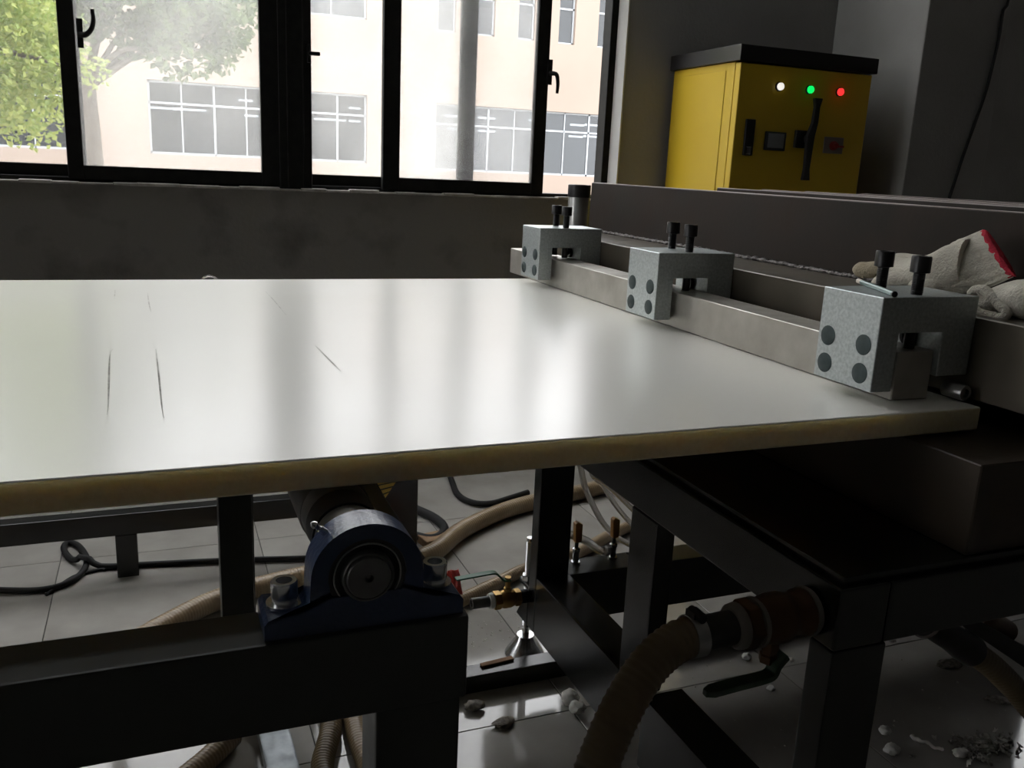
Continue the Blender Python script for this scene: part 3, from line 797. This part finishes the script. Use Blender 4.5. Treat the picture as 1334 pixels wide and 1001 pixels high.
MB().lathe((bx, Y0+.0045, bz), (0, 1, 0), [(0, .0272), (0, .0336), (.045, .0336), (.045, .0272), (0, .0272)], seg=40).build('seal', M['rubber'], pb, smooth=40)
MB().lathe((bx, Y0-.002, bz), (0, 1, 0), [(0, .0232), (-.002, .0240), (-.002, .0258), (0, .0270), (.055, .0270), (.055, .0232), (0, .0232)], seg=40).build('inner_ring', M['steel_dim'], pb, smooth=40)
for sx in (-.0795, .0795):
    wz = .8135
    wsh = MB().lathe((bx+sx, by, wz), (0, 0, 1), [(0, .0088), (0, .0185), (.003, .0185), (.003, .0088), (0, .0088)], seg=28).build('washer', M['chrome'], pb)
    b = MB().lathe((bx+sx, by, wz+.0032), (0, 0, 1), [(-.02, 0), (-.02, .008), (-.0001, .008), (0, .0118), (.0035, .0135), (.0215, .0135), (.0228, .0125), (.0228, .0082), (.012, .0075), (.012, 0)], seg=28)
    b.build('bolt', M['chrome'], pb, smooth=35)
nz = V(bx-.040, by-.006, bz+.043); nd_ = V(-.75, 0, .66).normalized()
MB().lathe(nz, nd_, [(-.004, 0), (-.004, .0042), (.006, .0042), (.006, .0028), (.010, .0026), (.012, .004), (.015, .0032), (.017, .001), (.017, 0)], seg=12).build('grease_nipple', M['chrome'], pb, smooth=40)

ro = thing('roller', (bx, 1.6, .799), 'grey steel roller under the sheet, its shaft held in the blue bearing', 'roller')
MB().lathe((bx, .990, bz), (0, 1, 0), [(0, .02), (0, .0415), (.002, .043), (1.29, .043), (1.292, .0415), (1.292, .02)], seg=40).build('shell', M['roller'], ro, smooth=40)
MB().lathe((bx, .958, bz), (0, 1, 0), [(0, .03), (0, .0395), (.002, .041), (.0315, .041), (.0315, .03)], seg=40).build('end_band', M['steel_dim'], ro, smooth=40)
MB().lathe((bx, .915, bz), (0, 1, 0), [(0, .02), (0, .0400), (.0425, .0400), (.0425, .02)], seg=36).build('end_seal', M['rubber'], ro, smooth=40)
MB().lathe((bx, .878, bz), (0, 1, 0), [(0, .023), (0, .0360), (.0365, .0375), (.0365, .023)], seg=36).build('collar', M['steel'], ro, smooth=40)
sf = MB().lathe((bx, Y0-.006, bz), (0, 1, 0), [(.004, 0), (.004, .0022), (0, .0045), (0, .0218), (.0015, .0229), (1.50, .0229), (1.50, 0)], seg=36)
sf.build('shaft', M['steel_dim'], ro, smooth=40)
b = MB().box((bx-.05, 2.292, .7855), (bx+.05, 2.336, .82)); b.lathe((bx, 2.292, bz), (0, 1, 0), [(0, .0245), (0, .046), (.044, .046), (.044, .0245), (0, .0245)], seg=32)
tag(b.build('pillow_block_bearing', M['blue_cast'], smooth=40), 'far blue bearing holding the other end of the roller', 'bearing')

# low machine bed farther under the sheet
lb = thing('low_machine_bed', (-.8, 2.67, 0), 'low black steel machine bed under the far side of the sheet, with a warning sticker', 'machine')
part('beam', (-3.0, 2.69, .137), (.58, 2.74, .205), BP, lb, .003)
part('leg', (-.158, 2.692, 0), (-.098, 2.738, .1368), BP, lb, .002)
part('leg', (-1.9, 2.692, 0), (-1.84, 2.738, .1368), BP, lb, .002)
part('gearbox', (.5805, 2.577, 0.0), (.742, 2.74, .42), BP, lb, .005)
# warning sticker: yellow triangle with a hatched field
ls = MB(); yl = 2.5765
A, B_, C3 = on_y(480, 610, yl), on_y(531, 605, yl), on_y(502, 649, yl)
ls.prism([A, B_, C3], (0, -.0008, 0))
lab = ls.build('warning_label', M['label_yellow'], lb, smooth=0)
hs = MB()
for k in range(6):
    t0_, t1_ = .1+.15*k, .14+.15*k
    a0, a1 = A.lerp(C3, t0_), A.lerp(C3, t1_); b0, b1 = B_.lerp(C3, max(0, t0_-.06)), B_.lerp(C3, max(0, t1_-.06))
    hs.prism([a0, b0, b1, a1], (0, -.0006, 0))
for v_ in hs.v: v_.y -= .0009
hs.build('hatching', M['ink'], lab, smooth=0)

# ------------------------------------------------------------------ hoses, valves, cables
def floor_pts(pts, z): return [on_z(x, y, z) for x, y in pts]
def single(o, label, cat, group=None): return tag(o, label, cat, group)
single(ribbed([on_z(-420, 905, .032), on_z(-150, 900, .032), on_z(60, 880, .032), on_z(150, 850, .032)]+floor_pts([(215, 815), (270, 787), (330, 767), (410, 748), (490, 738), (560, 722), (600, 692), (650, 668), (700, 653), (757, 641), (800, 631), (860, 622)], .032), .031, .010, .0015, M['hose'], 'suction_hose'),
       'thick tan hose curving over the floor behind the blue bearing', 'hose')
single(ribbed(floor_pts([(480, 845), (540, 812), (608, 779), (650, 759), (685, 742), (750, 721), (790, 700), (815, 688), (860, 672)], .022), .021, .009, .0012, M['hose'], 'water_hose'),
       'thinner tan hose on the floor passing behind the brass valve', 'hose')
single(ribbed([on_z(200, 1060, .02)]+floor_pts([(235, 1020), (262, 997), (284, 977), (303, 958)], .026), .025, .009, .0014, M['hose'], 'water_hose'),
       'tan ribbed hose under the front beam, leftmost of the three there', 'hose')
single(ribbed([on_z(428, 1045, .030)]+floor_pts([(420, 1001), (425, 975), (431, 948), (428, 920), (420, 890)], .026), .0245, .009, .0018, M['hose_dark'], 'water_hose'),
       'brown ribbed hose standing upright in view under the front beam beside the metal channel', 'hose')
single(ribbed([on_z(490, 1040, .026)]+floor_pts([(480, 1001), (469, 972), (462, 945), (456, 915), (452, 890)], .024), .023, .009, .0012, M['hose'], 'water_hose'),
       'tan hose slanting under the front beam next to the black leg', 'hose')
# galvanised channel on the floor
c0 = on_z(350, 935, .01); c1_ = on_z(376, 1040, .01); dv = (c1_-c0).normalized(); sd = dv.cross(V(0, 0, 1))
wd = .032; b = MB()
for s0, s1, z0, z1 in ((-wd, wd, .030, .033), (-wd, -wd+.003, .001, .033), (wd-.003, wd, .001, .033)):
    b.prism([c0+sd*s0+V(0, 0, z0-.01), c0+sd*s1+V(0, 0, z0-.01), c0+sd*s1+V(0, 0, z1-.01), c0+sd*s0+V(0, 0, z1-.01)], c1_-c0)
single(b.build('metal_channel', M['galv'], smooth=0), 'galvanised steel channel lying on the floor under the front beam', 'channel')

# cables
def cable(pts, r, label, z=None, name='cable'):
    P = spline(floor_pts(pts, r+.001) if z is None else pts, .012)
    # lift where the cable crosses itself
    for i in range(len(P)):
        for j in range(i+8, len(P)):
            if (P[i]-P[j]).length < 2*r: P[j].z = max(P[j].z, P[i].z+2*r+.001)
    Q = [p.copy() for p in P]
    for i in range(2, len(P)-2): Q[i].z = max(P[i].z, sum(P[k].z for k in range(i-2, i+3))/5)
    return single(MB().tube(Q, r, seg=8).build(name, M['cable'], smooth=60), label, 'cable')
cable([(-60, 766), (0, 769), (50, 769), (85, 761), (107, 746), (113, 728), (103, 712), (90, 707), (83, 714), (92, 728), (112, 735), (140, 738), (200, 735), (280, 731), (340, 729), (410, 727), (470, 722)], .0095,
      'black cable with a loop lying on the tiles at the left')
cable([(60, 775), (95, 752), (118, 745), (132, 742), (138, 743)], .005, 'thin black wire beside the looped cable on the left')
cable([(510, 650), (543, 664), (566, 675), (579, 688), (572, 699), (558, 702), (540, 698)], .016, 'black cable bending beside the wooden offcut')
cable([(580, 600), (588, 625), (597, 645), (616, 655), (640, 656), (665, 649), (690, 641)], .012, 'black cable curving down to the tan hose behind the far leg')
# cable on the pillar
pp = [on_y(x, y, 3.155) for x, y in ((1318, -60), (1314, 0), (1307, 13), (1302, 47), (1294, 81), (1284, 120), (1268, 166), (1253, 208), (1237, 257))]
pp = [V(pp[0].x+.02, 3.155, 3.2)]+pp+[V(pp[-1].x-.12, 3.155, .7), V(pp[-1].x-.15, 3.155, .15)]
b = MB(); b.tube(spline(pp, .03), .0070, seg=8)
single(b.build('cable', M['cable'], smooth=60), 'black cable hanging down the front of the plastered pillar', 'cable')

# big ribbed hose with clip and valve at the near leg of the mould stand
bh = thing('suction_hose', (.55, .83, .5), 'large brown ribbed hose arching down from the brass valve in the foreground', 'hose')
hp = [(.612, .853, .684), (.585, .850, .682), (.545, .838, .668), (.505, .822, .636), (.470, .805, .592), (.440, .790, .535), (.418, .780, .470), (.400, .772, .40), (.39, .77, .30), (.40, .78, .18), (.43, .80, .06), (.48, .83, .03), (.6, .9, .028)]
ribbed([V(*p) for p in hp], .0265, .0100, .0015, M['hose_dark'], 'hose', bh, seg=20, prof=(1, .15, 0, .15))
v0 = V(.6165, .8535, .6855); ax = V(1, .01, .035).normalized()
MB().lathe(v0, ax, [(-.012, .0268), (-.012, .0282), (.006, .0282), (.006, .0268)], M['steel'], 24).build('hose_clip', M['steel'], bh, smooth=40)
MB().lathe(v0+V(-.002, -.004, .030), (0, 1, 0), [(-.012, 0), (-.012, .006), (.016, .006), (.016, 0)], seg=12).box(tuple(v0+V(-.010, -.008, .026)), tuple(v0+V(.006, .012, .033))).build('clip_screw', M['black_oxide'], bh, smooth=40)
bv = thing('ball_valve', (.73, .855, .66), 'large dull brass ball valve with green lever below, on the near leg', 'valve')
MB().lathe(v0+ax*.0065, ax, [(0, .018), (0, .0225), (.052, .0225), (.052, .018)], seg=24).build('hose_tail', M['dark_steel'], bv, smooth=40)
MB().lathe(v0+ax*.054, ax, [(0, .02), (0, .026), (.004, .030), (.012, .031), (.014, .0285), (.014, .02)], seg=24).build('seal_tape', M['old_tape'], bv, smooth=40)
MB().lathe(v0+ax*.0685, ax, [(0, .02), (0, .034), (.019, .034), (.019, .02)], seg=6).build('hex_end', M['brass_dull'], bv, bevel=.002, smooth=30)
MB().lathe(v0+ax*.088, ax, [(0, .02), (0, .033), (.005, .034), (.008, .031), (.008, .02)], seg=24).build('seal_tape', M['old_tape'], bv, smooth=40)
MB().lathe(v0+ax*.0965, ax, [(0, .02), (0, .028), (.006, .031), (.020, .034), (.036, .034), (.044, .031), (.048, .029), (.062, .029), (.066, .032), (.074, .032), (.074, .02)], seg=28).build('body', M['brass_dull'], bv, smooth=40)
MB().lathe(v0+ax*.171, ax, [(0, .018), (0, .033), (.005, .034), (.009, .032), (.0105, .018)], seg=24).build('seal_tape', M['old_tape'], bv, smooth=40)
sc = v0+ax*.122
MB().lathe(sc+V(0, 0, -.030), (0, 0, -1), [(0, .012), (.012, .013), (.022, .010), (.024, .013), (.034, .013), (.034, 0)], seg=6).build('stem', M['brass_dull'], bv, smooth=30)
# lever (bent flat strip with rounded end)
lv = [on_y(1022, 852, .845), on_y(1010, 866, .842), on_y(1004, 878, .840), on_y(990, 884, .838), on_y(955, 893, .832), on_y(915, 904, .826)]
P = spline([tuple(p) for p in lv], .004); b = MB(); vs = []; fs = []; n = len(P)
for i, p in enumerate(P):
    t = (P[min(i+1, n-1)]-P[max(i-1, 0)]).normalized(); s_ = V(-t.y, t.x, 0).normalized() if abs(t.z) < .95 else V(0, 1, 0)
    s_ = V(0, 1, 0); u_ = t.cross(s_).normalized()
    e = min(1, .45+.55*(n-1-i)/3.0); wd = .010*e; th = .0045
    vs += [p+s_*wd+u_*th, p-s_*wd+u_*th, p-s_*wd-u_*th, p+s_*wd-u_*th]
    if i: 
        for k in range(4): fs.append((4*i-4+k, 4*i-4+(k+1) % 4, 4*i+(k+1) % 4, 4*i+k))
fs += [(0, 1, 2, 3), (4*n-1, 4*n-2, 4*n-3, 4*n-4)]
b.add(vs, fs); b.build('lever', M['dark_green'], bv, bevel=.0015, smooth=40)

# small brass ball valve on the stand's far leg
y_ = 1.80
mv = thing('ball_valve', (.73, y_, .22), 'bright brass ball valve with green lever between the bearing and the far leg', 'valve')
o_ = V(.655, y_, .244); ax = V(1, 0, 0)
MB().lathe(o_, ax, [(0, .009), (0, .0135), (.046, .0135), (.046, .009)], seg=18).build('pipe_nipple', M['steel_dim'], mv, smooth=40)
MB().lathe(o_+ax*.044, ax, [(0, .010), (0, .018), (.009, .020), (.012, .018), (.012, .010)], seg=18).build('seal_tape', M['ptfe'], mv, smooth=40)
MB().lathe(o_+ax*.0562, ax, [(0, .010), (0, .023), (.017, .023), (.017, .01)], seg=6).build('hex_end', M['brass'], mv, bevel=.0015, smooth=30)
MB().lathe(o_+ax*.0735, ax, [(0, .010), (0, .0195), (.008, .0225), (.024, .0225), (.032, .0195), (.036, .0185), (.036, .01)], seg=24).build('body', M['brass'], mv, smooth=40)
MB().lathe(o_+ax*.110, ax, [(0, .010), (0, .0215), (.014, .0215), (.014, .01)], seg=6).build('hex_end', M['brass'], mv, bevel=.0015, smooth=30)
MB().lathe(o_+ax*.1242, ax, [(0, .010), (0, .0165), (.020, .0165), (.020, .01)], seg=18).build('pipe_nipple', M['dark_steel'], mv, smooth=40)
s0 = o_+ax*.091
MB().lathe(s0+V(0, 0, .021), (0, 0, 1), [(0, .010), (.008, .010), (.010, .0065), (.028, .0065), (.028, .008), (.036, .008), (.036, 0)], seg=10).build('stem', M['brass'], mv, smooth=30)
b = MB(); sp = [s0+V(.006, 0, .050), s0+V(-.012, 0, .052), s0+V(-.026, 0, .066), s0+V(-.040, 0, .074), s0+V(-.09, 0, .072), s0+V(-.135, 0, .070)]
P = spline(sp, .004); vs = []; fs = []
for i, p in enumerate(P):
    t = (P[min(i+1, len(P)-1)]-P[max(i-1, 0)]).normalized(); s_ = V(0, 1, 0); u_ = t.cross(s_)
    vs += [p+s_*.009+u_*.002, p-s_*.009+u_*.002, p-s_*.009-u_*.002, p+s_*.009-u_*.002]
    if i:
        for k in range(4): fs.append((4*i-4+k, 4*i-4+(k+1) % 4, 4*i+(k+1) % 4, 4*i+k))
n = len(P); fs += [(0, 1, 2, 3), (4*n-1, 4*n-2, 4*n-3, 4*n-4)]
b.add(vs, fs).build('lever', M['green_handle'], mv, bevel=.0008, seg=1, smooth=40)

# small valves on the cross beam with cloudy tubes
def small_valve(px, py, label):
    p = on_y(px, py, 1.815); p.z = .3055
    r = thing('ball_valve', tuple(p), label, 'valve', 'small valves on the cross beam')
    MB().lathe(p, (0, 0, 1), [(0, .006), (0, .012), (.006, .012), (.006, .008), (.030, .008), (.034, .010), (.040, .010), (.043, .006), (.043, 0)], seg=14).build('body', M['chrome'], r, smooth=40)
    MB().lathe(p+V(0, 0, .0435), (0, 0, 1), [(0, .005), (.014, .005), (.014, 0)], seg=10).build('stem', M['dark_steel'], r, smooth=40)
    q = p+V(0, 0, .056)
    b = MB().prism([(q.x-.007, q.y-.008, q.z+.002), (q.x+.009, q.y-.008, q.z+.002), (q.x+.011, q.y-.008, q.z+.012), (q.x+.010, q.y-.008, q.z+.050), (q.x-.004, q.y-.008, q.z+.056), (q.x-.010, q.y-.008, q.z+.052), (q.x-.008, q.y-.008, q.z+.02)], (0, .016, 0))
    b.build('lever', M['tan_handle'], r, bevel=.002, seg=2, smooth=40)
    return p
pa = small_valve(797, 737, 'small valve with orange lever standing free on the cross beam')
pb2 = small_valve(749, 742, 'small valve with orange lever half hidden by the far black leg')
def ctube(pts, label, r=.0075):
    return single(MB().tube(spline(pts, .012), r, seg=10).build('clear_tube', M['clear_tube'], smooth=60), label, 'tube')
ctube([on_y(752, 590, 1.95), on_y(757, 612, 1.95), on_y(764, 640, 1.95), on_y(783, 678, 1.94), on_y(800, 697, 1.93), on_y(815, 707, 1.92), on_y(845, 722, 1.91)], 'cloudy plastic tube hanging beside the far leg of the stand', .008)
a_ = on_y(770, 606, 2.05); b_ = on_y(772, 606, 2.10)
ctube([V(a_.x, 2.05, .7565), on_y(770, 606, 2.05), on_y(782, 625, 2.05), on_y(799, 640, 2.05), on_y(822, 662, 2.05), on_y(850, 690, 2.05)], 'cloudy plastic tube sagging behind the middle leg, upper one', .0075)
ctube([V(b_.x-.01, 2.10, .7565), on_y(772, 606, 2.10), on_y(786, 633, 2.10), on_y(803, 660, 2.10), on_y(824, 684, 2.10), on_y(850, 705, 2.10)], 'cloudy plastic tube sagging behind the middle leg, lower one', .0075)
ctube([on_y(735, 694, 1.83), on_y(751, 700, 1.83), on_y(766, 706, 1.83), on_y(778, 716, 1.83), V(pa.x-.022, pa.y, pa.z+.022)], 'short pinkish plastic tube joined to the orange lever valve', .0105)
b = MB().lathe(V(pa.x-.0085, pa.y, pa.z+.022), V(-1, 0, .1), [(0, 0), (0, .009), (.006, .013), (.012, .013), (.014, .010), (.014, 0)], seg=6)
single(b.build('hose_fitting', M['ptfe'], smooth=30), 'pale plastic fitting on the side of the orange lever valve', 'fitting')

# right hand hose and fittings behind the near leg
rh = thing('water_hose', (1.3, 1.0, .4), 'dark hose running down from the fittings at the right edge', 'hose')
f0, f1, f2 = on_y(1196, 803, 1.0), on_y(1268, 850, 1.0), on_y(1334, 912, .98)
f3 = on_y(1375, 975, .95)
ribbed([f1, f1.lerp(f2, .4)+V(0, 0, .006), f2, f3, V(f3.x+.06, f3.y-.03, .03)], .023, .01, .0012, M['hose_dark'], 'hose', rh)
ad = (f1-f0).normalized()
MB().lathe(f0, ad, [(-.10, .018), (.0, .018), (.0, .026), (.006, .026), (.006, .022), (.016, .022), (.016, .028), (.022, .028), (.022, .024), (.10, .024), (.14, .028), (.17, .028), (.17, .02)], seg=20).build('fitting', M['dark_steel'], rh, smooth=40)
for s in (.001, .017):
    MB().lathe(f0+ad*s, ad, [(0, .0265 if s < .01 else .0285), (0, .028 if s < .01 else .030), (.006, .0285 if s < .01 else .0305), (.006, .02)], seg=20).build('seal_tape', M['grey_plastic'], rh, smooth=40)
vv = thing('ball_valve', tuple(on_y(1290, 800, 1.05)), 'dark brass valve with a flat grey lever at the right edge', 'valve')
a0, a1 = on_y(1262, 792, 1.05), on_y(1345, 845, 1.05)
ad = (a1-a0).normalized()
MB().lathe(a0, ad, [(0, 0), (0, .022), (.02, .022), (.02, .028), (.05, .028), (.06, .022), (.13, .022), (.13, 0)], seg=20).build('body', M['brass_dull'], vv, smooth=40)
l0, l1 = on_y(1254, 806, .99), on_y(1345, 862, .99)
b = MB(); u_ = V(0, 1, 0)*.010; w_ = (l1-l0).normalized().cross(V(0, 1, 0))*.018
b.prism([l0-w_*.6, l0+w_*.6, l1+w_, l1-w_], (0, .006, 0)); b.build('lever', M['dark_steel'], vv, bevel=.0015, seg=1, smooth=30)

# wooden offcut, red film, ring of tube behind the sheet
a = on_z(560, 699, .03)
b = MB().box((-.030, -.035, -.0295), (.060, .035, -.001), mtx=Matrix.Translation(a) @ Matrix.Rotation(.2, 4, 'Z'))
single(b.build('wood_offcut', M['wood'], bevel=.002, seg=1), 'small brown wooden offcut on the floor beside the bent black cable', 'wood')
b = MB(); vs = []; fs = []; c = on_z(592, 762, .07); rng = random.Random(4)
for i in range(7):
    for j in range(5):
        x, z = (i-3)*.012, (j-2)*.020
        vs.append(c+V(x*.6+.012*noise.noise(V(i*.7, j*.6, 1)), .014*noise.noise(V(i*.9, j*.8, 5))+z*.35, z+.006*noise.noise(V(i, j, 9))))
for i in range(6):
    for j in range(4):
        k = i*5+j; fs.append((k, k+1, k+6, k+5))
b.add(vs, fs); o = b.build('red_film', M['red_film'], smooth=60)
so_ = o.modifiers.new('thickness', 'SOLIDIFY'); so_.thickness = .0012
single(o, 'crumpled scrap of red film behind the right bearing bolt', 'film')
c = on_y(273, 372, 2.56)
P = [V(c.x+.026*math.cos(t), 2.56, c.z+.026*math.sin(t)) for t in [k*2*PI/24 for k in range(25)]]
b = MB(); b.tube(P, .0025, seg=8); b.tube(spline([P[18], V(c.x+.01, 2.56, c.z-.2), V(c.x, 2.56, .0005)], .03), .0025, seg=8)
single(b.build('clear_tube', M['clear_tube'], smooth=60), 'thin clear tube loop peeping over the far edge of the sheet', 'tube')

# ------------------------------------------------------------------ control cabinet
CX0, CX1, CY0, CY1, CZ = 2.243, 2.932, 3.20, 3.715, 1.722
cb = thing('control_cabinet', ((CX0+CX1)/2, (CY0+CY1)/2, 0), 'yellow control cabinet with a black top and three pilot lamps by the wall', 'cabinet')
MB().box((CX0+.003, CY0+.042, .08), (CX1-.003, CY1, CZ)).build('body', M['yellow'], cb, bevel=.004, seg=2, smooth=30)
MB().box((CX0+.02, CY0+.06, 0), (CX1-.02, CY1-.02, .0798)).build('plinth', M['lid'], cb, bevel=.002, seg=1)
MB().box((CX0-.014, CY0-.012, CZ+.0005), (CX1+.014, CY1+.012, CZ+.064)).build('lid', M['lid'], cb, bevel=.004, seg=2, smooth=30)
door = MB().box((CX0+.002, CY0, .09), (CX1-.002, CY0+.038, CZ-.004)).build('door', M['yellow'], cb, bevel=.005, seg=3, smooth=30)
MB().box((CX0, CY0+.10, .12), (CX0+.0025, CY1-.06, CZ-.03)).build('side_panel', M['yellow'], cb, bevel=.001, seg=1)
for (px, py, key, nm) in ((1015, 113, 'led_white', 'white'), (1054, 117, 'led_green', 'green'), (1093, 120, 'led_red', 'red')):
    c = on_y(px, py, CY0)
    lo_ = MB().lathe((c.x, CY0-.0002, c.z), (0, -1, 0), [(0, .010), (0, .0185), (.005, .0185), (.007, .0165), (.007, .010)], seg=24).build('pilot_lamp', M['plastic_black'], door, smooth=40)
    lo_['label'] = nm + ' pilot lamp'
    MB().lathe((c.x, CY0-.0072, c.z), (0, -1, 0), [(0, 0), (0, .0155), (.008, .0150), (.013, .011), (.015, 0)], seg=24).build('lens', M[key], cb, smooth=50)
def face_box(name, px0, py0, px1, py1, d, m, par=door, bev=.002, y=None):
    y = CY0 if y is None else y
    a, c = on_y(px0, py0, y), on_y(px1, py1, y)
    return MB().box((min(a.x, c.x), y-d, min(a.z, c.z)), (max(a.x, c.x), y-.0003, max(a.z, c.z))).build(name, m, par, bevel=bev, seg=1, smooth=30)
face_box('door_lock', 971, 155, 978, 203, .012, M['plastic_black'])
face_box('lock_button', 969.5, 191, 975, 201, .017, M['chrome'], cb, y=CY0)
me_ = face_box('meter', 996.5, 171, 1020.5, 197, .010, M['plastic_black'])
face_box('meter_face', 999.5, 173.5, 1018, 193.5, .0115, M['meter_face'], cb, .0005)
face_box('switch_base', 1035, 169.5, 1056, 194, .016, M['plastic_black'])
# long breaker lever
hp = [(1067.5, 128), (1066, 140), (1063, 160), (1057, 178), (1054.5, 200), (1052, 220), (1050.5, 235)]
ww = [.021, .012, .014, .020, .016, .013, .019]
b = MB(); yb = CY0-.045
for d0, d1 in ((0, .02),):
    L = []; R = []
    for (px, py), w_ in zip(hp, ww):
        c = on_y(px, py, yb); L.append(V(c.x-w_, yb, c.z)); R.append(V(c.x+w_, yb, c.z))
    b.prism(L+R[::-1], (0, .018, 0))
c = on_y(1057, 181, yb)
b.cyl((c.x, yb+.018, c.z), (c.x, CY0-.0005, c.z), .018, seg=20)
b.build('breaker_lever', M['plastic_black'], cb, bevel=.002, seg=1, smooth=30)
face_box('selector_plate', 1073.5, 178, 1096, 201, .006, M['grey_plastic'])
c = on_y(1084, 190, CY0)
MB().lathe((c.x, CY0-.0063, c.z), (0, -1, 0), [(0, 0), (0, .020), (.008, .019), (.010, .012), (.024, .011), (.025, 0)], seg=24).box((c.x+.004, CY0-.028, c.z-.007), (c.x+.042, CY0-.016, c.z+.001)).build('selector_knob', M['red_knob'], cb, smooth=40)

# ------------------------------------------------------------------ plastic scraps on the floor
def lump(px, py, s, m, label, seed, flat=.5, el=1.0, ang=0., group='plastic scraps on the floor'):
    rng = random.Random(seed); c = on_z(px, py, 0)
    bm = bmesh.new(); bmesh.ops.create_icosphere(bm, subdivisions=3, radius=1)
    R_ = Matrix.Rotation(ang, 3, 'Z')
    for v in bm.verts:
        n1 = noise.noise(v.co*1.6+V(seed, 0, 0)); n2 = noise.noise(v.co*4+V(0, seed, 0))
        q = v.co*(1+.34*n1+.24*n2)
        v.co = R_ @ V(q.x*s*el, q.y*s, q.z*s*flat)
    mz = min(v.co.z for v in bm.verts)
    b = MB()
    vs = [v.co+V(c.x, c.y, .0006-mz) for v in bm.verts]; fs = [tuple(v.index for v in f.verts) for f in bm.faces]
    bm.free()
    b.add(vs, fs)
    return single(b.build('plastic_scrap', m, smooth=60), label, 'scrap', group)
def curl(pts, r, m, label, seed):
    P = spline([on_z(x, y, r+.004) for x, y in pts], .004)
    Q = [p+V(.004*noise.noise(p*90), .004*noise.noise(p*90+V(5, 0, 0)), .004+.006*abs(noise.noise(p*60+V(0, 9, 0)))) for p in P]
    b = MB(); b.tube(Q, r, seg=7, rad=lambda i, t: r*(.55+.8*abs(noise.noise(Q[i]*70))))
    return single(b.build('plastic_scrap', m, smooth=60), label, 'scrap', 'plastic scraps on the floor')
lump(742, 918, .020, M['scrap'], 'white lump of plastic on the floor beside the big ribbed hose, upper half', 1, .9)
lump(752, 930, .018, M['scrap'], 'white lump of plastic on the floor tucked against the big ribbed hose, lower half', 2, .8)
lump(656, 945, .017, M['scrap_dark'], 'dark dirty scrap on the tile right of the roller stand leg', 3, .35, 1.8, .3)
lump(618, 925, .018, M['scrap_dark'], 'dull scrap in the shade in front of the low floor bar', 4, .5, 1.3)
lump(1237, 868, .020, M['scrap_dark'], 'dirty flattened scrap below the right hand fittings', 5, .35, 2.0)
lump(1303, 914, .017, M['scrap_dark'], 'long dark scrap on the tile near the right edge', 6, .3, 2.3, -.5)
lump(1152, 958, .013, M['scrap'], 'rounded pale scrap right of the near black leg', 7, .8)
lump(1161, 983, .015, M['scrap'], 'tan tinted pale scrap at the bottom right of the near leg', 8, .7, 1.3)
curl([(1188, 962), (1196, 968), (1208, 970), (1216, 976), (1229, 979)], .006, M['scrap'], 'white wavy curl of plastic on the floor at the bottom right', 1)
lump(1251, 985, .013, M['scrap'], 'pale ragged scrap in front of the pile of shavings', 9, .6, 1.6)
lump(1162, 837, .010, M['scrap'], 'tiny white scrap beside the top of the near leg gap', 10, .7)
lump(972, 860, .012, M['scrap'], 'pale scrap on the floor above the green lever', 11, .8)
lump(1004, 900, .010, M['scrap'], 'small white scrap below the bend of the green lever', 12, .6)
lump(1030, 862, .008, M['scrap'], 'small pale scrap on the tile left of the near leg', 13, .6)
# shavings and crumbs nobody could count
rng = random.Random(11); b = MB()
for k in range(110):
    px, py = rng.gauss(1283, 22), rng.gauss(975, 9)
    c = on_z(px, py, .001); n_ = 3; q = []
    a = rng.uniform(0, 2*PI); r = rng.uniform(.004, .010)
    for u in range(3):
        for v in range(3):
            d = V((u-1)*r*math.cos(a)-(v-1)*r*.5*math.sin(a), (u-1)*r*math.sin(a)+(v-1)*r*.5*math.cos(a), rng.uniform(.0, .010))
            q.append(c+d+V(rng.uniform(-r, r)*.3, rng.uniform(-r, r)*.3, 0))
    fs_ = [(0, 1, 4, 3), (1, 2, 5, 4), (3, 4, 7, 6), (4, 5, 8, 7)]
    b.add(q+[p+V(0, 0, .0012) for p in q], [f[::-1] for f in fs_]+[tuple(x+9 for x in f) for f in fs_]+[(0, 3, 12, 9), (3, 6, 15, 12), (6, 7, 16, 15), (7, 8, 17, 16), (8, 5, 14, 17), (5, 2, 11, 14), (2, 1, 10, 11), (1, 0, 9, 10)])
for k in range(90):
    px, py = rng.uniform(900, 1330), rng.uniform(850, 1000)
    c = on_z(px, py, .002); r = rng.uniform(.001, .0028)
    b.lathe(c-V(0, 0, .0012), V(rng.uniform(-.3, .3), rng.uniform(-.3, .3), 1), [(0, 0), (r*.4, r), (r*1.2, r*.7), (r*1.6, 0)], seg=6)
for k in range(70):
    px, py = rng.uniform(560, 690), rng.uniform(800, 850)
    c = on_z(px, py, .002); r = rng.uniform(.001, .003)
    b.lathe(c-V(0, 0, .0012), V(rng.uniform(-.3, .3), rng.uniform(-.3, .3), 1), [(0, 0), (r*.4, r*1.4), (r*.8, r*.9), (r*1.2, 0)], seg=6)
o = b.build('plastic_shavings', M['flake'], smooth=60, stuff=True)
o['label'] = 'loose plastic shavings and crumbs scattered over the tiles'; o['category'] = 'shavings'
